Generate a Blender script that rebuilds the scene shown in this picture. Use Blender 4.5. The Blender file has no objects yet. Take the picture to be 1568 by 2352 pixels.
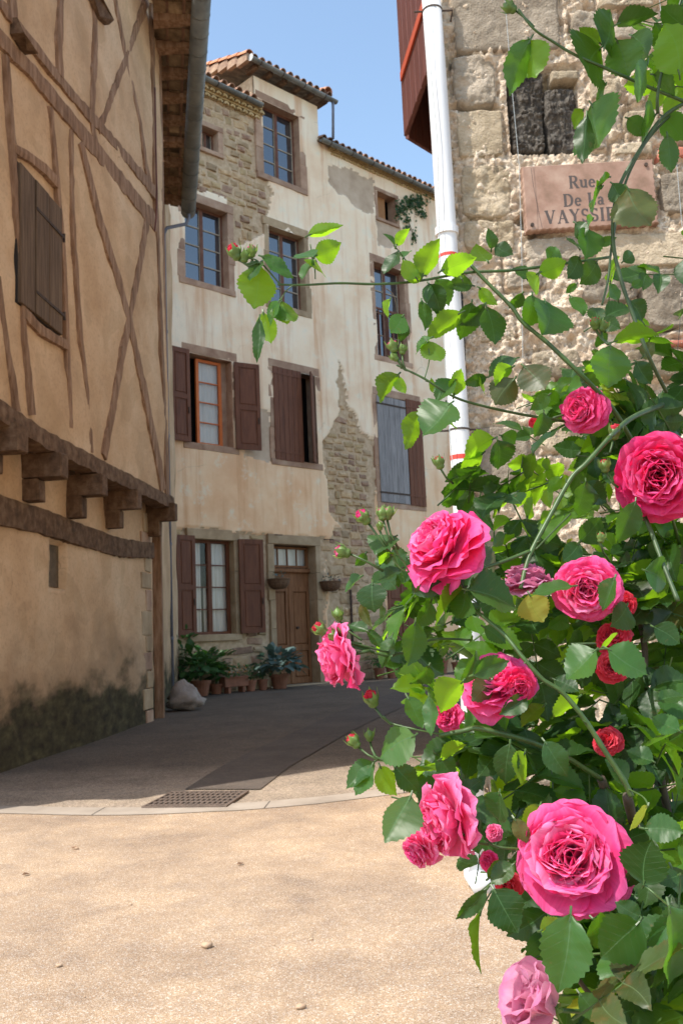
import bpy, math, random
import numpy as np
from mathutils import Vector, Matrix

random.seed(11)
rng = np.random.default_rng(5)
SC = bpy.context.scene
COL = SC.collection

# ------------------------------------------------------------------ camera
FPX = 2150.0
EYE = Vector((0, 0, 1.1))
_th = math.atan(289 / FPX)
_ro = math.radians(2.5)
_F = Vector((0, math.cos(_th), math.sin(_th)))
_R0 = Vector((1, 0, 0))
_U0 = Vector((0, -math.sin(_th), math.cos(_th)))
_R = _R0 * math.cos(_ro) - _U0 * math.sin(_ro)
_U = _U0 * math.cos(_ro) + _R0 * math.sin(_ro)
cd = bpy.data.cameras.new('camera')
cam = bpy.data.objects.new('camera', cd)
COL.objects.link(cam)
cam.matrix_world = Matrix(((_R.x, _U.x, -_F.x, EYE.x), (_R.y, _U.y, -_F.y, EYE.y), (_R.z, _U.z, -_F.z, EYE.z), (0, 0, 0, 1)))
cd.sensor_fit = 'HORIZONTAL'
cd.sensor_width = 24.0
cd.lens = 24.0 * FPX / 1568
cd.clip_end = 2000
cd.clip_start = 0.02
cd.dof.use_dof = True
cd.dof.focus_distance = 0.9
cd.dof.aperture_fstop = 30
SC.camera = cam

# ------------------------------------------------------------------ light
EL, AZ = math.radians(57), math.atan2(-.78, -.625)
SUN = Vector((math.cos(EL) * math.sin(AZ), math.cos(EL) * math.cos(AZ), math.sin(EL)))
wd = bpy.data.worlds.new('World')
SC.world = wd
wd.use_nodes = True
_n = wd.node_tree.nodes
_sky = _n.new('ShaderNodeTexSky')
_sky.sky_type = 'NISHITA'
_sky.sun_disc = False
_sky.sun_elevation = EL
_sky.sun_rotation = AZ % (2 * math.pi)
_sky.altitude = 300
_sky.air_density = 1.0
_sky.dust_density = 1.3
_sky.ozone_density = 1.2
_n['Background'].inputs['Strength'].default_value = 0.15
_wb = _n.new('ShaderNodeMix'); _wb.data_type = 'RGBA'; _wb.blend_type = 'MULTIPLY'; _wb.inputs[0].default_value = 1.0
_wb.inputs[7].default_value = (1.13, 1.11, 1.0, 1)      # daylight white balance of the whole sky
wd.node_tree.links.new(_sky.outputs[0], _wb.inputs[6])
wd.node_tree.links.new(_wb.outputs[2], _n['Background'].inputs['Color'])
sl = bpy.data.lights.new('sun', 'SUN')
sl.energy = 2.85
sl.angle = math.radians(0.53)
sl.color = (1, .95, .87)
so = bpy.data.objects.new('sun', sl)
COL.objects.link(so)
so.rotation_euler = (-SUN).to_track_quat('-Z', 'Y').to_euler()
SC.view_settings.view_transform = 'Standard'
SC.view_settings.look = 'None'
SC.view_settings.gamma = 1
SC.view_settings.use_curve_mapping = False
SC.view_settings.exposure = 1.08
SC.render.engine = 'CYCLES'
SC.cycles.use_denoising = True
SC.cycles.max_bounces = 8
SC.cycles.diffuse_bounces = 5
SC.cycles.transmission_bounces = 4
SC.cycles.sample_clamp_indirect = 6


# ------------------------------------------------------------------ projection helpers
def ray(x, y):
    return _F + _R * ((x - 784) / FPX) - _U * ((y - 1176) / FPX)


def at(x, y, Y):
    d = ray(x, y)
    return EYE + d * (Y / d.y)


def gnd(x, y, z=0.0):
    d = ray(x, y)
    return EYE + d * ((z - EYE.z) / d.z)


class Fr:
    """a wall frame: origin, u along the wall, v up, w out of it"""

    def __init__(s, O, U):
        s.O = Vector(O)
        s.U = Vector(U).normalized()
        s.V = Vector((0, 0, 1))
        s.N = s.U.cross(s.V).normalized()

    def pt(s, u, v, w=0.0):
        return s.O + s.U * u + s.V * v + s.N * w

    def uv(s, x, y, w=0.0):
        d = ray(x, y)
        o = s.O + s.N * w
        p = EYE + d * ((o - EYE).dot(s.N) / d.dot(s.N))
        return ((p - s.O).dot(s.U), p.z - s.O.z)


# ------------------------------------------------------------------ numpy noise
def _hash(i, j, k, seed):
    h = (i * 374761393 + j * 668265263 + k * 2147483647 + seed * 974711) & 0xffffffff
    h = ((h ^ (h >> 13)) * 1274126177) & 0xffffffff
    h = (h ^ (h >> 16)) & 0xffffffff
    return h.astype(np.float64) / 4294967295.0


def vn(x, y, z=0.0, seed=0):
    x = np.asarray(x, float); y = np.asarray(y, float); z = np.asarray(z, float) + np.zeros_like(x)
    i, j, k = np.floor(x), np.floor(y), np.floor(z)
    fx, fy, fz = x - i, y - j, z - k
    i = i.astype(np.int64); j = j.astype(np.int64); k = k.astype(np.int64)
    s = lambda t: t * t * (3 - 2 * t)
    fx, fy, fz = s(fx), s(fy), s(fz)
    r = 0
    for a in (0, 1):
        for b in (0, 1):
            for c in (0, 1):
                w = (fx if a else 1 - fx) * (fy if b else 1 - fy) * (fz if c else 1 - fz)
                r = r + w * _hash(i + a, j + b, k + c, seed)
    return r * 2 - 1


def fbm(x, y, z=0.0, oct=4, seed=0, gain=.5):
    r = 0; a = 1; f = 1
    for o in range(oct):
        r = r + a * vn(np.asarray(x) * f, np.asarray(y) * f, np.asarray(z) * f, seed + o * 7)
        a *= gain; f *= 2.03
    return r


# ------------------------------------------------------------------ object helpers
LOC = {}


def wloc(p):
    return LOC.get(p.name, Vector((0, 0, 0))) if p else Vector((0, 0, 0))


def empty(name, loc, label, cat, group=None):
    o = bpy.data.objects.new(name, None)
    COL.objects.link(o)
    o.location = loc
    o.empty_display_size = .1
    LOC[o.name] = Vector(loc)
    o['label'] = label
    o['category'] = cat
    if group: o['group'] = group
    return o


def mesh(name, verts, faces, mats, smooth=False, midx=None, uvs=None):
    me = bpy.data.meshes.new(name)
    me.from_pydata([tuple(v) for v in verts], [], faces)
    for m in (mats if isinstance(mats, (list, tuple)) else [mats]):
        me.materials.append(m)
    if smooth: me.polygons.foreach_set('use_smooth', [True] * len(me.polygons))
    if midx is not None: me.polygons.foreach_set('material_index', midx)
    if uvs is not None:
        l = me.uv_layers.new(name='UVMap')
        vi = np.zeros(len(me.loops), dtype=np.int32)
        me.loops.foreach_get('vertex_index', vi)
        l.data.foreach_set('uv', np.asarray(uvs, dtype=np.float32)[vi].ravel())
    me.update()
    return me


def ob(name, verts, faces, mats, parent=None, smooth=False, midx=None, kind=None, label=None, uvs=None, cat=None, group=None):
    L = wloc(parent)
    o = bpy.data.objects.new(name, mesh(name, [Vector(v) - L for v in verts], faces, mats, smooth, midx, uvs))
    COL.objects.link(o)
    if parent: o.parent = parent
    LOC[o.name] = L
    if kind: o['kind'] = kind
    if label: o['label'] = label
    if cat: o['category'] = cat
    if group: o['group'] = group
    return o


def inst(name, me, M, parent, label=None):
    o = bpy.data.objects.new(name, me)
    COL.objects.link(o)
    o.parent = parent
    o.matrix_basis = Matrix.Translation(-wloc(parent)) @ M
    if label: o['label'] = label
    return o


class MB:
    def __init__(s):
        s.v = []; s.f = []; s.m = []

    def add(s, v, f, m=0):
        b = len(s.v)
        s.v += [Vector(p) for p in v]
        s.f += [tuple(b + i for i in q) for q in f]
        s.m += [m] * len(f)
        return s

    def box(s, fr, u0, u1, v0, v1, w0, w1, m=0, sk=0.0, j=0.0):
        P = []
        for w in (w0, w1):
            for (u, v) in ((u0, v0), (u1, v0), (u1, v1), (u0, v1)):
                P.append(fr.pt(u + random.uniform(-j, j), v + random.uniform(-j, j) + sk * (u - u0), w))
        return s.add(P, [(3, 2, 1, 0), (4, 5, 6, 7), (0, 1, 5, 4), (1, 2, 6, 5), (2, 3, 7, 6), (3, 0, 4, 7)], m)

    def cbox(s, fr, u0, u1, v0, v1, w0, w1, c=.006, j=0.0, m=0):
        """box with a chamfered front"""
        P = []
        r = [random.uniform(-j, j) for _ in range(16)]
        k = 0
        for (w, q) in ((w0, 0), (w1 - c, 0), (w1, c)):
            k = 0
            for (u, v, a, b) in ((u0, v0, 1, 1), (u1, v0, -1, 1), (u1, v1, -1, -1), (u0, v1, 1, -1)):
                P.append(fr.pt(u + r[k] + a * q, v + r[k + 1] + b * q, w + (r[8 + k] * .4 if w != w0 else 0)))
                k += 2
        F = [(3, 2, 1, 0), (8, 9, 10, 11)]
        for l in (0, 4):
            for i in range(4):
                n = (i + 1) % 4
                F.append((l + i, l + n, l + 4 + n, l + 4 + i))
        return s.add(P, F, m)

    def tube(s, pts, r, n=8, m=0, cap=True):
        pts = [Vector(p) for p in pts]
        k = len(pts)
        rr = r if isinstance(r, (list, tuple)) else [r] * k
        b = len(s.v)
        up = Vector((.13, .21, 1)).normalized()
        prev = None
        for i, p in enumerate(pts):
            t = (pts[min(i + 1, k - 1)] - pts[max(i - 1, 0)]).normalized()
            if prev is None:
                a = t.cross(up)
                if a.length < .2: a = t.cross(Vector((1, 0, 0)))
            else:
                a = prev - t * prev.dot(t)
            a.normalize(); prev = a
            c = t.cross(a)
            for q in range(n):
                an = 2 * math.pi * q / n
                s.v.append(p + (a * math.cos(an) + c * math.sin(an)) * rr[i])
        for i in range(k - 1):
            for q in range(n):
                q2 = (q + 1) % n
                s.f.append((b + i * n + q, b + i * n + q2, b + (i + 1) * n + q2, b + (i + 1) * n + q)); s.m.append(m)
        if cap:
            s.f.append(tuple(b + q for q in reversed(range(n)))); s.m.append(m)
            s.f.append(tuple(b + (k - 1) * n + q for q in range(n))); s.m.append(m)
        return s

    def halftube(s, p0, p1, r, up, t=.006, n=8, m=0, r2=None, cap=False):
        """a channel: lower half ring around 'up', thickness t"""
        p0, p1 = Vector(p0), Vector(p1)
        d = (p1 - p0).normalized()
        up = (Vector(up) - d * d.dot(Vector(up))).normalized()
        sd = d.cross(up)
        P = []
        for (p, R) in ((p0, r), (p1, r2 or r)):
            for rr in (R, R - t):
                for q in range(n + 1):
                    a = math.pi * q / n
                    P.append(p + sd * math.cos(a) * rr - up * math.sin(a) * rr)
        F = []
        k = n + 1
        for q in range(n):
            F.append((q, q + 1, 2 * k + q + 1, 2 * k + q))
            F.append((k + q + 1, k + q, 3 * k + q, 3 * k + q + 1))
            F.append((q + 1, q, k + q, k + q + 1))
            F.append((2 * k + q, 2 * k + q + 1, 3 * k + q + 1, 3 * k + q))
        F += [(0, 2 * k, 3 * k, k), (n, k + n, 3 * k + n, 2 * k + n)]
        if cap:
            F.append(tuple(range(k))); F.append(tuple(reversed(range(2 * k, 3 * k))))
        return s.add(P, F, m)

    def ob(s, name, mats, parent=None, **kw):
        return ob(name, s.v, s.f, mats, parent, midx=s.m, **kw)


# ------------------------------------------------------------------ materials
def mat(name, base=(.5, .5, .5), rough=.8, **kw):
    m = bpy.data.materials.new(name)
    m.use_nodes = True
    N = m.node_tree.nodes; L = m.node_tree.links
    b = N['Principled BSDF']
    b.inputs['Base Color'].default_value = (*base, 1)
    b.inputs['Roughness'].default_value = rough
    for k, v in kw.items():
        b.inputs[k.replace('_', ' ')].default_value = v
    return m, N, L, b


def nz(N, L, vec, scale, detail=4, rough=.6, typ='noise', dist=0):
    if typ == 'vor':
        t = N.new('ShaderNodeTexVoronoi')
    else:
        t = N.new('ShaderNodeTexNoise'); t.inputs['Detail'].default_value = detail; t.inputs['Roughness'].default_value = rough
        t.inputs['Distortion'].default_value = dist
    t.inputs['Scale'].default_value = scale
    if vec is not None: L.new(vec, t.inputs['Vector'])
    return t


def ramp(N, L, fac, stops):
    r = N.new('ShaderNodeValToRGB')
    e = r.color_ramp.elements
    while len(e) < len(stops): e.new(.5)
    for el, (p, c) in zip(e, stops):
        el.position = p
        el.color = (*c, 1) if len(c) == 3 else c
    L.new(fac, r.inputs[0])
    return r


def mix(N, L, fac, a, b, mode='MIX'):
    x = N.new('ShaderNodeMix'); x.data_type = 'RGBA'; x.blend_type = mode
    if isinstance(fac, float): x.inputs[0].default_value = fac
    else: L.new(fac, x.inputs[0])
    for s, i in ((a, 6), (b, 7)):
        if isinstance(s, tuple): x.inputs[i].default_value = (*s, 1)
        else: L.new(s, x.inputs[i])
    return x.outputs[2]


def cracks(N, L, co, scale, width, mscale, lo_=.5, hi_=.6):
    """thin wandering cracks, only here and there"""
    w = nz(N, L, co, scale * 2.5, 4)
    ad = N.new('ShaderNodeMix'); ad.data_type = 'RGBA'; ad.inputs[0].default_value = .16
    L.new(co, ad.inputs[6]); L.new(w.outputs['Color'], ad.inputs[7])
    v = N.new('ShaderNodeTexVoronoi'); v.feature = 'DISTANCE_TO_EDGE'; v.inputs['Scale'].default_value = scale
    L.new(ad.outputs[2], v.inputs['Vector'])
    a = ramp(N, L, v.outputs['Distance'], [(0, (1, 1, 1)), (width, (0, 0, 0))])
    m = ramp(N, L, nz(N, L, co, mscale, 3).outputs[0], [(lo_, (0, 0, 0)), (hi_, (1, 1, 1))])
    k = N.new('ShaderNodeMath'); k.operation = 'MULTIPLY'
    L.new(a.outputs[0], k.inputs[0]); L.new(m.outputs[0], k.inputs[1])
    return k.outputs[0]


def objco(N, L, scale=(1, 1, 1), rot=(0, 0, 0), geo=False):
    if geo:
        o = N.new('ShaderNodeNewGeometry').outputs['Position']
    else:
        o = N.new('ShaderNodeTexCoord').outputs['Object']
    mp = N.new('ShaderNodeMapping')
    mp.inputs['Scale'].default_value = scale
    mp.inputs['Rotation'].default_value = rot
    L.new(o, mp.inputs[0])
    return mp.outputs[0]


def bump(N, L, b, h, strength=.5, dist=.01):
    bp = N.new('ShaderNodeBump')
    bp.inputs['Strength'].default_value = strength
    bp.inputs['Distance'].default_value = dist
    L.new(h, bp.inputs['Height'])
    L.new(bp.outputs[0], b.inputs['Normal'])


def g3(*c): return [(.0, c[0]), (.5, c[1]), (1, c[2])] if len(c) == 3 else [(0, c[0]), (1, c[1])]


def mat_noise(name, cols, scale=6, rough=.85, bscale=60, bstr=.4, bdist=.004, stretch=(1, 1, 1), rnd=.0, lo=.3, hi=.7, detail=6, spec=.3):
    m, N, L, b = mat(name, rough=rough)
    b.inputs['Specular IOR Level'].default_value = spec
    co = objco(N, L, stretch, geo=True)
    t = nz(N, L, co, scale, detail)
    st = [(lo + (hi - lo) * i / (len(cols) - 1), c) for i, c in enumerate(cols)]
    c = ramp(N, L, t.outputs[0], st).outputs[0]
    if rnd:
        oi = N.new('ShaderNodeObjectInfo')
        hs = N.new('ShaderNodeHueSaturation')
        mr = N.new('ShaderNodeMapRange'); mr.inputs[3].default_value = 1 - rnd; mr.inputs[4].default_value = 1 + rnd
        L.new(oi.outputs['Random'], mr.inputs[0]); L.new(mr.outputs[0], hs.inputs['Value']); L.new(c, hs.inputs['Color'])
        c = hs.outputs[0]
    L.new(c, b.inputs['Base Color'])
    t2 = nz(N, L, co, bscale, 5)
    bump(N, L, b, t2.outputs[0], bstr, bdist)
    return m


MT = {}
MT['timber'] = mat_noise('old_timber', [(.14, .075, .04), (.26, .15, .088), (.38, .25, .165)], 5, .9, 40, .7, .01, (3, 3, .5), .12)
MT['beam'] = mat_noise('dark_beam_wood', [(.07, .038, .02), (.14, .08, .045), (.22, .14, .085)], 5, .9, 40, .8, .012, (2, 2, 2), .1)
MT['shutterwood'] = mat_noise('brown_weathered_plank', [(.07, .043, .024), (.12, .075, .045), (.17, .115, .07)], 4, .85, 60, .5, .004, (8, 8, .5), .12)
MT['redpaint'] = mat_noise('oxblood_paint', [(.10, .033, .014), (.14, .047, .02), (.18, .066, .03)], 4, .6, 80, .2, .002, (4, 4, .6), .06, spec=.35)
MT['redpaint2'] = mat_noise('dark_oxblood_paint', [(.075, .026, .02), (.105, .034, .026), (.14, .048, .036)], 5, .6, 80, .3, .003, (5, 5, .6), .06)  # one even tone, darker oxblood than the town house shutters
MT['framebrown'] = mat_noise('brown_window_paint', [(.1, .04, .025), (.15, .06, .035), (.2, .09, .055)], 6, .6, 80, .2, .002)
MT['orange'] = mat_noise('orange_window_paint', [(.55, .13, .025), (.62, .17, .04)], 6, .5, 80, .1, .001)
MT['greywood'] = mat_noise('silvered_plank', [(.15, .14, .14), (.26, .25, .25), (.38, .36, .35)], 5, .8, 60, .6, .004, (10, 10, .5), .1)
MT['lightbar'] = mat_noise('pale_glazing_bar', [(.32, .27, .2), (.45, .38, .3)], 10)
MT['doorwood'] = mat_noise('door_oak', [(.14, .055, .02), (.21, .09, .036), (.28, .135, .06)], 4, .65, 60, .3, .003, (6, 6, .5))
MT['zinc'] = mat_noise('dull_zinc', [(.09, .095, .09), (.15, .155, .145), (.22, .22, .2)], 3, .5, 60, .15, .002, (1, 1, 1), .0, spec=.5)
MT['zinclight'] = mat_noise('light_zinc', [(.42, .42, .4), (.6, .6, .58)], 3, .45, 60, .1, .002)
MT['bluepipe'] = mat_noise('blue_grey_pipe_paint', [(.14, .15, .19), (.2, .215, .27)], 3, .5, 60, .1, .002)
MT['pvc'] = mat_noise('white_pvc', [(.42, .39, .35), (.6, .59, .58), (.68, .68, .68), (.72, .72, .72)], 3, .38, 20, .08, .001, (5, 5, .6), spec=.5, lo=.28, hi=.6)
MT['redband'] = mat('red_band', (.6, .05, .03), .5)[0]
MT['iron'] = mat_noise('rusty_iron', [(.04, .03, .025), (.09, .06, .045)], 20)
MT['redhinge'] = mat('red_strap', (.42, .07, .03), .5)[0]
MT['tile'] = mat_noise('canal_tile', [(.16, .12, .09), (.32, .18, .12), (.42, .26, .18)], 7, .85, 60, .4, .004, rnd=.25)
MT['tileorange'] = mat_noise('clean_orange_tile', [(.50, .2, .1), (.6, .28, .15)], 8, .8, 50, .3, .003, rnd=.1)
MT['sandstone'] = mat_noise('pink_sandstone', [(.28, .165, .11), (.39, .25, .17), (.48, .34, .24)], 3, .85, 50, .5, .006, rnd=.12)
MT['sandstone2'] = mat_noise('brown_sandstone', [(.28, .195, .115), (.37, .27, .165), (.46, .35, .23)], 3, .85, 50, .5, .006, rnd=.12)
MT['rubble'] = mat_noise('rubble_tan', [(.34, .22, .12), (.47, .33, .19), (.56, .43, .27)], 6, .9, 60, .6, .008, rnd=.2)
MT['rubble2'] = mat_noise('rubble_rust', [(.22, .13, .09), (.34, .22, .15), (.42, .3, .2)], 6, .9, 60, .6, .008, rnd=.2)
MT['rubble3'] = mat_noise('rubble_ochre', [(.36, .26, .14), (.46, .34, .19)], 6, .9, 60, .6, .008, rnd=.15)
MT['mortar'] = mat_noise('lime_mortar', [(.42, .30, .19), (.54, .40, .26), (.62, .49, .34)], 12, .95, 90, .8, .01)
MT['wallmortar'] = mat_noise('rough_pink_lime_mortar', [(.52, .39, .27), (.68, .54, .40), (.80, .68, .53)], 14, .95, 70, 1.0, .02, lo=.35, hi=.65)
MT['wallstone'] = mat_noise('wall_tan_stone', [(.22, .17, .11), (.35, .28, .19), (.48, .39, .28)], 7, .95, 90, 1, .012, rnd=.22)
MT['wallstone2'] = mat_noise('wall_grey_pink_stone', [(.19, .15, .11), (.31, .255, .19), (.45, .375, .29)], 7, .95, 90, 1, .012, rnd=.22)
MT['wallbrick'] = mat_noise('wall_red_brick', [(.36, .12, .08), (.48, .19, .13)], 20, .95, 150, .6, .005, rnd=.1)
MT['char'] = mat_noise('charred_beam_end', [(.03, .024, .02), (.10, .085, .07), (.2, .175, .145)], 24, .95, 70, 1.0, .02, rnd=.0)
MT['plaque'] = mat_noise('red_sandstone_plaque', [(.20, .125, .085), (.31, .19, .14), (.40, .275, .21)], 9, .85, 120, .35, .003)
MT['ink'] = mat('letter_paint', (.075, .06, .055), .85)[0]
MT['terracotta'] = mat_noise('terracotta', [(.2, .085, .05), (.32, .14, .085)], 8, .85, 60, .3, .003, rnd=.2)
MT['basket'] = mat_noise('woven_basket', [(.09, .05, .03), (.2, .12, .07)], 30, .9, 90, .8, .01)
MT['sack'] = mat_noise('dusty_plastic_sack', [(.25, .2, .165), (.36, .3, .255)], 6, .6, 20, .6, .02)
MT['curtain'] = mat_noise('lace_curtain', [(.5, .48, .44), (.66, .64, .6)], 8, .9, 20, .3, .005, (8, 8, .3))
MT['dark'] = mat('dark_room', (.015, .012, .01), .9)[0]
MT['orangeboard'] = mat_noise('orange_board', [(.33, .16, .07), (.42, .22, .1)], 6)
MT['soffit'] = mat_noise('soffit_boards', [(.08, .05, .03), (.2, .135, .08), (.36, .26, .16)], 5, .9, 40, .7, .008, rnd=.5)
MT['genoise'] = mat_noise('ochre_cornice', [(.38, .26, .11), (.5, .36, .18), (.5, .4, .25)], 5, .9, 30, .6, .01, rnd=.1)
MT['nicheback'] = mat_noise('grey_niche_mortar', [(.10, .075, .05), (.17, .13, .09)], 12, .95, 60, .8, .01)
MT['wire'] = mat('wire', (.35, .38, .38), .5)[0]
MT['blackwire'] = mat('black_wire', (.03, .03, .03), .5)[0]
MT['pebble'] = mat_noise('pebble', [(.4, .26, .16), (.5, .36, .25)], 60)


def mat_glass():
    m, N, L, b = mat('window_glass', (.02, .025, .035), .04)
    b.inputs['Specular IOR Level'].default_value = 1.0
    b.inputs['IOR'].default_value = 1.9
    t = nz(N, L, objco(N, L, geo=True), 2.5, 2)
    bump(N, L, b, t.outputs[0], .12, .02)
    return m


MT['glass'] = mat_glass()


def mat_clearglass():
    m, N, L, b = mat('thin_clear_glass', (.9, .95, .95), .02)
    gl = N.new('ShaderNodeBsdfGlossy'); gl.inputs['Roughness'].default_value = .02
    tr = N.new('ShaderNodeBsdfTransparent')
    fr = N.new('ShaderNodeFresnel'); fr.inputs['IOR'].default_value = 1.28
    mx = N.new('ShaderNodeMixShader')
    L.new(fr.outputs[0], mx.inputs[0]); L.new(tr.outputs[0], mx.inputs[1]); L.new(gl.outputs[0], mx.inputs[2])
    L.new(mx.outputs[0], N['Material Output'].inputs[0])
    return m


MT['clearglass'] = mat_clearglass()


def mat_leftplaster():
    m, N, L, b = mat('ochre_lime_plaster', rough=.95)
    b.inputs['Specular IOR Level'].default_value = .15
    co = objco(N, L, geo=True)
    t = nz(N, L, co, 1.1, 5, .6)
    c = ramp(N, L, t.outputs[0], [(.3, (.47, .305, .175)), (.5, (.59, .405, .25)), (.7, (.68, .50, .33))]).outputs[0]
    t2 = nz(N, L, co, 26, 3, .7)
    c = mix(N, L, ramp(N, L, t2.outputs[0], [(.34, (.6, .6, .6)), (.5, (1, 1, 1))]).outputs[0], mix(N, L, .65, c, (.25, .16, .1)), c)
    # dirt dots
    t4 = nz(N, L, co, 14, 2, .5)
    # moss and damp rising from the ground, outline of its own
    sx = N.new('ShaderNodeSeparateXYZ'); L.new(co, sx.inputs[0])
    cs = objco(N, L, (1.0, 1.0, 1.9), geo=True)
    t3 = nz(N, L, cs, 1.5, 6, .55, dist=.1)
    ma = N.new('ShaderNodeMath'); ma.operation = 'MULTIPLY_ADD'
    L.new(t3.outputs[0], ma.inputs[0]); ma.inputs[1].default_value = -1.7; L.new(sx.outputs[2], ma.inputs[2])
    # ma = z - 1.7 n + .. ; moss where small
    mr = ramp(N, L, ma.outputs[0], [(0.0, (1, 1, 1)), (.04, (0, 0, 0))])
    mp = N.new('ShaderNodeMapRange'); mp.inputs[1].default_value = -.38; mp.inputs[2].default_value = -.0
    mp.inputs[3].default_value = 1; mp.inputs[4].default_value = 0
    L.new(ma.outputs[0], mp.inputs[0])
    moss = ramp(N, L, nz(N, L, cs, 5, 7).outputs[0], [(.35, (.045, .036, .024)), (.52, (.075, .064, .036)), (.68, (.12, .105, .055))]).outputs[0]
    # damp halo
    mp2 = N.new('ShaderNodeMapRange'); mp2.inputs[1].default_value = -.3; mp2.inputs[2].default_value = .6
    mp2.inputs[3].default_value = .6; mp2.inputs[4].default_value = 0
    L.new(ma.outputs[0], mp2.inputs[0])
    c = mix(N, L, ramp(N, L, nz(N, L, co, 1.9, 2, .4).outputs[0], [(.555, (0, 0, 0)), (.565, (.3, .3, .3))]).outputs[0], c, (.42, .29, .17))
    c = mix(N, L, cracks(N, L, co, 1.1, .005, .9, .56, .7), c, (.22, .14, .08))
    c = mix(N, L, mp2.outputs[0], c, (.2, .135, .085))
    c = mix(N, L, mp.outputs[0], c, moss)
    L.new(c, b.inputs['Base Color'])
    bump(N, L, b, nz(N, L, co, 45, 5, .7).outputs[0], .5, .008)
    return m


MT['leftplaster'] = mat_leftplaster()


def mat_facade():
    m, N, L, b = mat('cream_stained_render', rough=.93)
    b.inputs['Specular IOR Level'].default_value = .15
    co = objco(N, L, geo=True)
    sx = N.new('ShaderNodeSeparateXYZ'); L.new(co, sx.inputs[0])
    t = nz(N, L, co, .8, 6, .6)
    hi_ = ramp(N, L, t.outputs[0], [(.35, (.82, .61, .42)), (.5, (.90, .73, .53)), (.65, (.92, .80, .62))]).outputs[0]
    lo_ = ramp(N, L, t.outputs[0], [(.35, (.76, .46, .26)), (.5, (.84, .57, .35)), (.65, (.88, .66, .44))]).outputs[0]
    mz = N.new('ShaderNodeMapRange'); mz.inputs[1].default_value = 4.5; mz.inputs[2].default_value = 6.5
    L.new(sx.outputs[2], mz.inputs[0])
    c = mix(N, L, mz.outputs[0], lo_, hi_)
    # rust streaks
    cs = objco(N, L, (2.2, 2.2, .14), geo=True)
    t2 = nz(N, L, cs, 1.3, 7, .65)
    f = ramp(N, L, t2.outputs[0], [(.5, (0, 0, 0)), (.66, (.6, .6, .6))]).outputs[0]
    c = mix(N, L, f, c, (.60, .30, .14))
    t3 = nz(N, L, objco(N, L, (1.5, 1.5, .35), geo=True), 2.0, 7, .75)
    f = ramp(N, L, t3.outputs[0], [(.58, (0, 0, 0)), (.8, (.4, .4, .4))]).outputs[0]
    c = mix(N, L, f, c, (.36, .3, .22))
    t5 = nz(N, L, co, 3.2, 6, .7)
    f = ramp(N, L, t5.outputs[0], [(.56, (0, 0, 0)), (.66, (.6, .6, .6))]).outputs[0]
    c = mix(N, L, f, c, (.80, .73, .58))
    c = mix(N, L, cracks(N, L, co, .8, .005, .7, .56, .7), c, (.42, .32, .22))
    L.new(c, b.inputs['Base Color'])
    bump(N, L, b, nz(N, L, co, 22, 5, .7).outputs[0], .4, .01)
    return m


MT['facade'] = mat_facade()
MT['greyrender'] = mat_noise('grey_pink_undercoat', [(.42, .31, .22), (.52, .40, .29), (.6, .48, .36)], 2.2, .95, 30, .4, .01)


def mat_ground(name, cols, scale, speck, rough=.92, blot=((.8, .8, .8), (1.1, 1.1, 1.1))):
    m, N, L, b = mat(name, rough=rough)
    b.inputs['Specular IOR Level'].default_value = .25
    co = objco(N, L, geo=True)
    v = nz(N, L, co, scale, typ='vor')
    sp = N.new('ShaderNodeSeparateColor'); L.new(v.outputs['Color'], sp.inputs[0])
    c = ramp(N, L, sp.outputs[0], [(i / (len(cols) - 1), q) for i, q in enumerate(cols)])
    c.color_ramp.interpolation = 'CONSTANT' if speck else 'LINEAR'
    c = c.outputs[0]
    v2 = nz(N, L, co, scale * 2.3, typ='vor')
    sp2 = N.new('ShaderNodeSeparateColor'); L.new(v2.outputs['Color'], sp2.inputs[0])
    c2 = ramp(N, L, sp2.outputs[1], [(i / (len(cols) - 1), q) for i, q in enumerate(cols)]).outputs[0]
    c = mix(N, L, .5, c, c2)
    t = nz(N, L, co, 1.3, 6, .65)
    bl = ramp(N, L, t.outputs[0], [(.32, blot[0]), (.62, blot[1])]).outputs[0]
    c = mix(N, L, 1.0, c, bl, 'MULTIPLY')
    t = nz(N, L, co, 7, 4, .65)
    bl = ramp(N, L, t.outputs[0], [(.3, (.86, .86, .88)), (.6, (1.03, 1.02, 1.0))]).outputs[0]
    c = mix(N, L, 1.0, c, bl, 'MULTIPLY')
    if name == 'pale_gravel_asphalt':      # paler aggregate by the strip, darker up the lane; colour also carries sun and shade
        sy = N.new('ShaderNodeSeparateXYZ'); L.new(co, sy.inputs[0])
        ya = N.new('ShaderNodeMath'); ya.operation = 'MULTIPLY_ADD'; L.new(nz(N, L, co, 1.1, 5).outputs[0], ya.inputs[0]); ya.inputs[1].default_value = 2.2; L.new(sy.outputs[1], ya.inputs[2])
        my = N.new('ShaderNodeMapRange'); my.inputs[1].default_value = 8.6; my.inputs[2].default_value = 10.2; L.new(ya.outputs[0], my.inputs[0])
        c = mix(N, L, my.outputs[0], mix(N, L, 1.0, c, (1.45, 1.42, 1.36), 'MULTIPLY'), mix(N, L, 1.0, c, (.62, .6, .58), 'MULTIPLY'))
    c = mix(N, L, cracks(N, L, co, .55, .003, .5, .55, .68), c, (.15, .11, .08))
    L.new(c, b.inputs['Base Color'])
    bump(N, L, b, v.outputs['Distance'], .5, .006)
    return m


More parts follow.
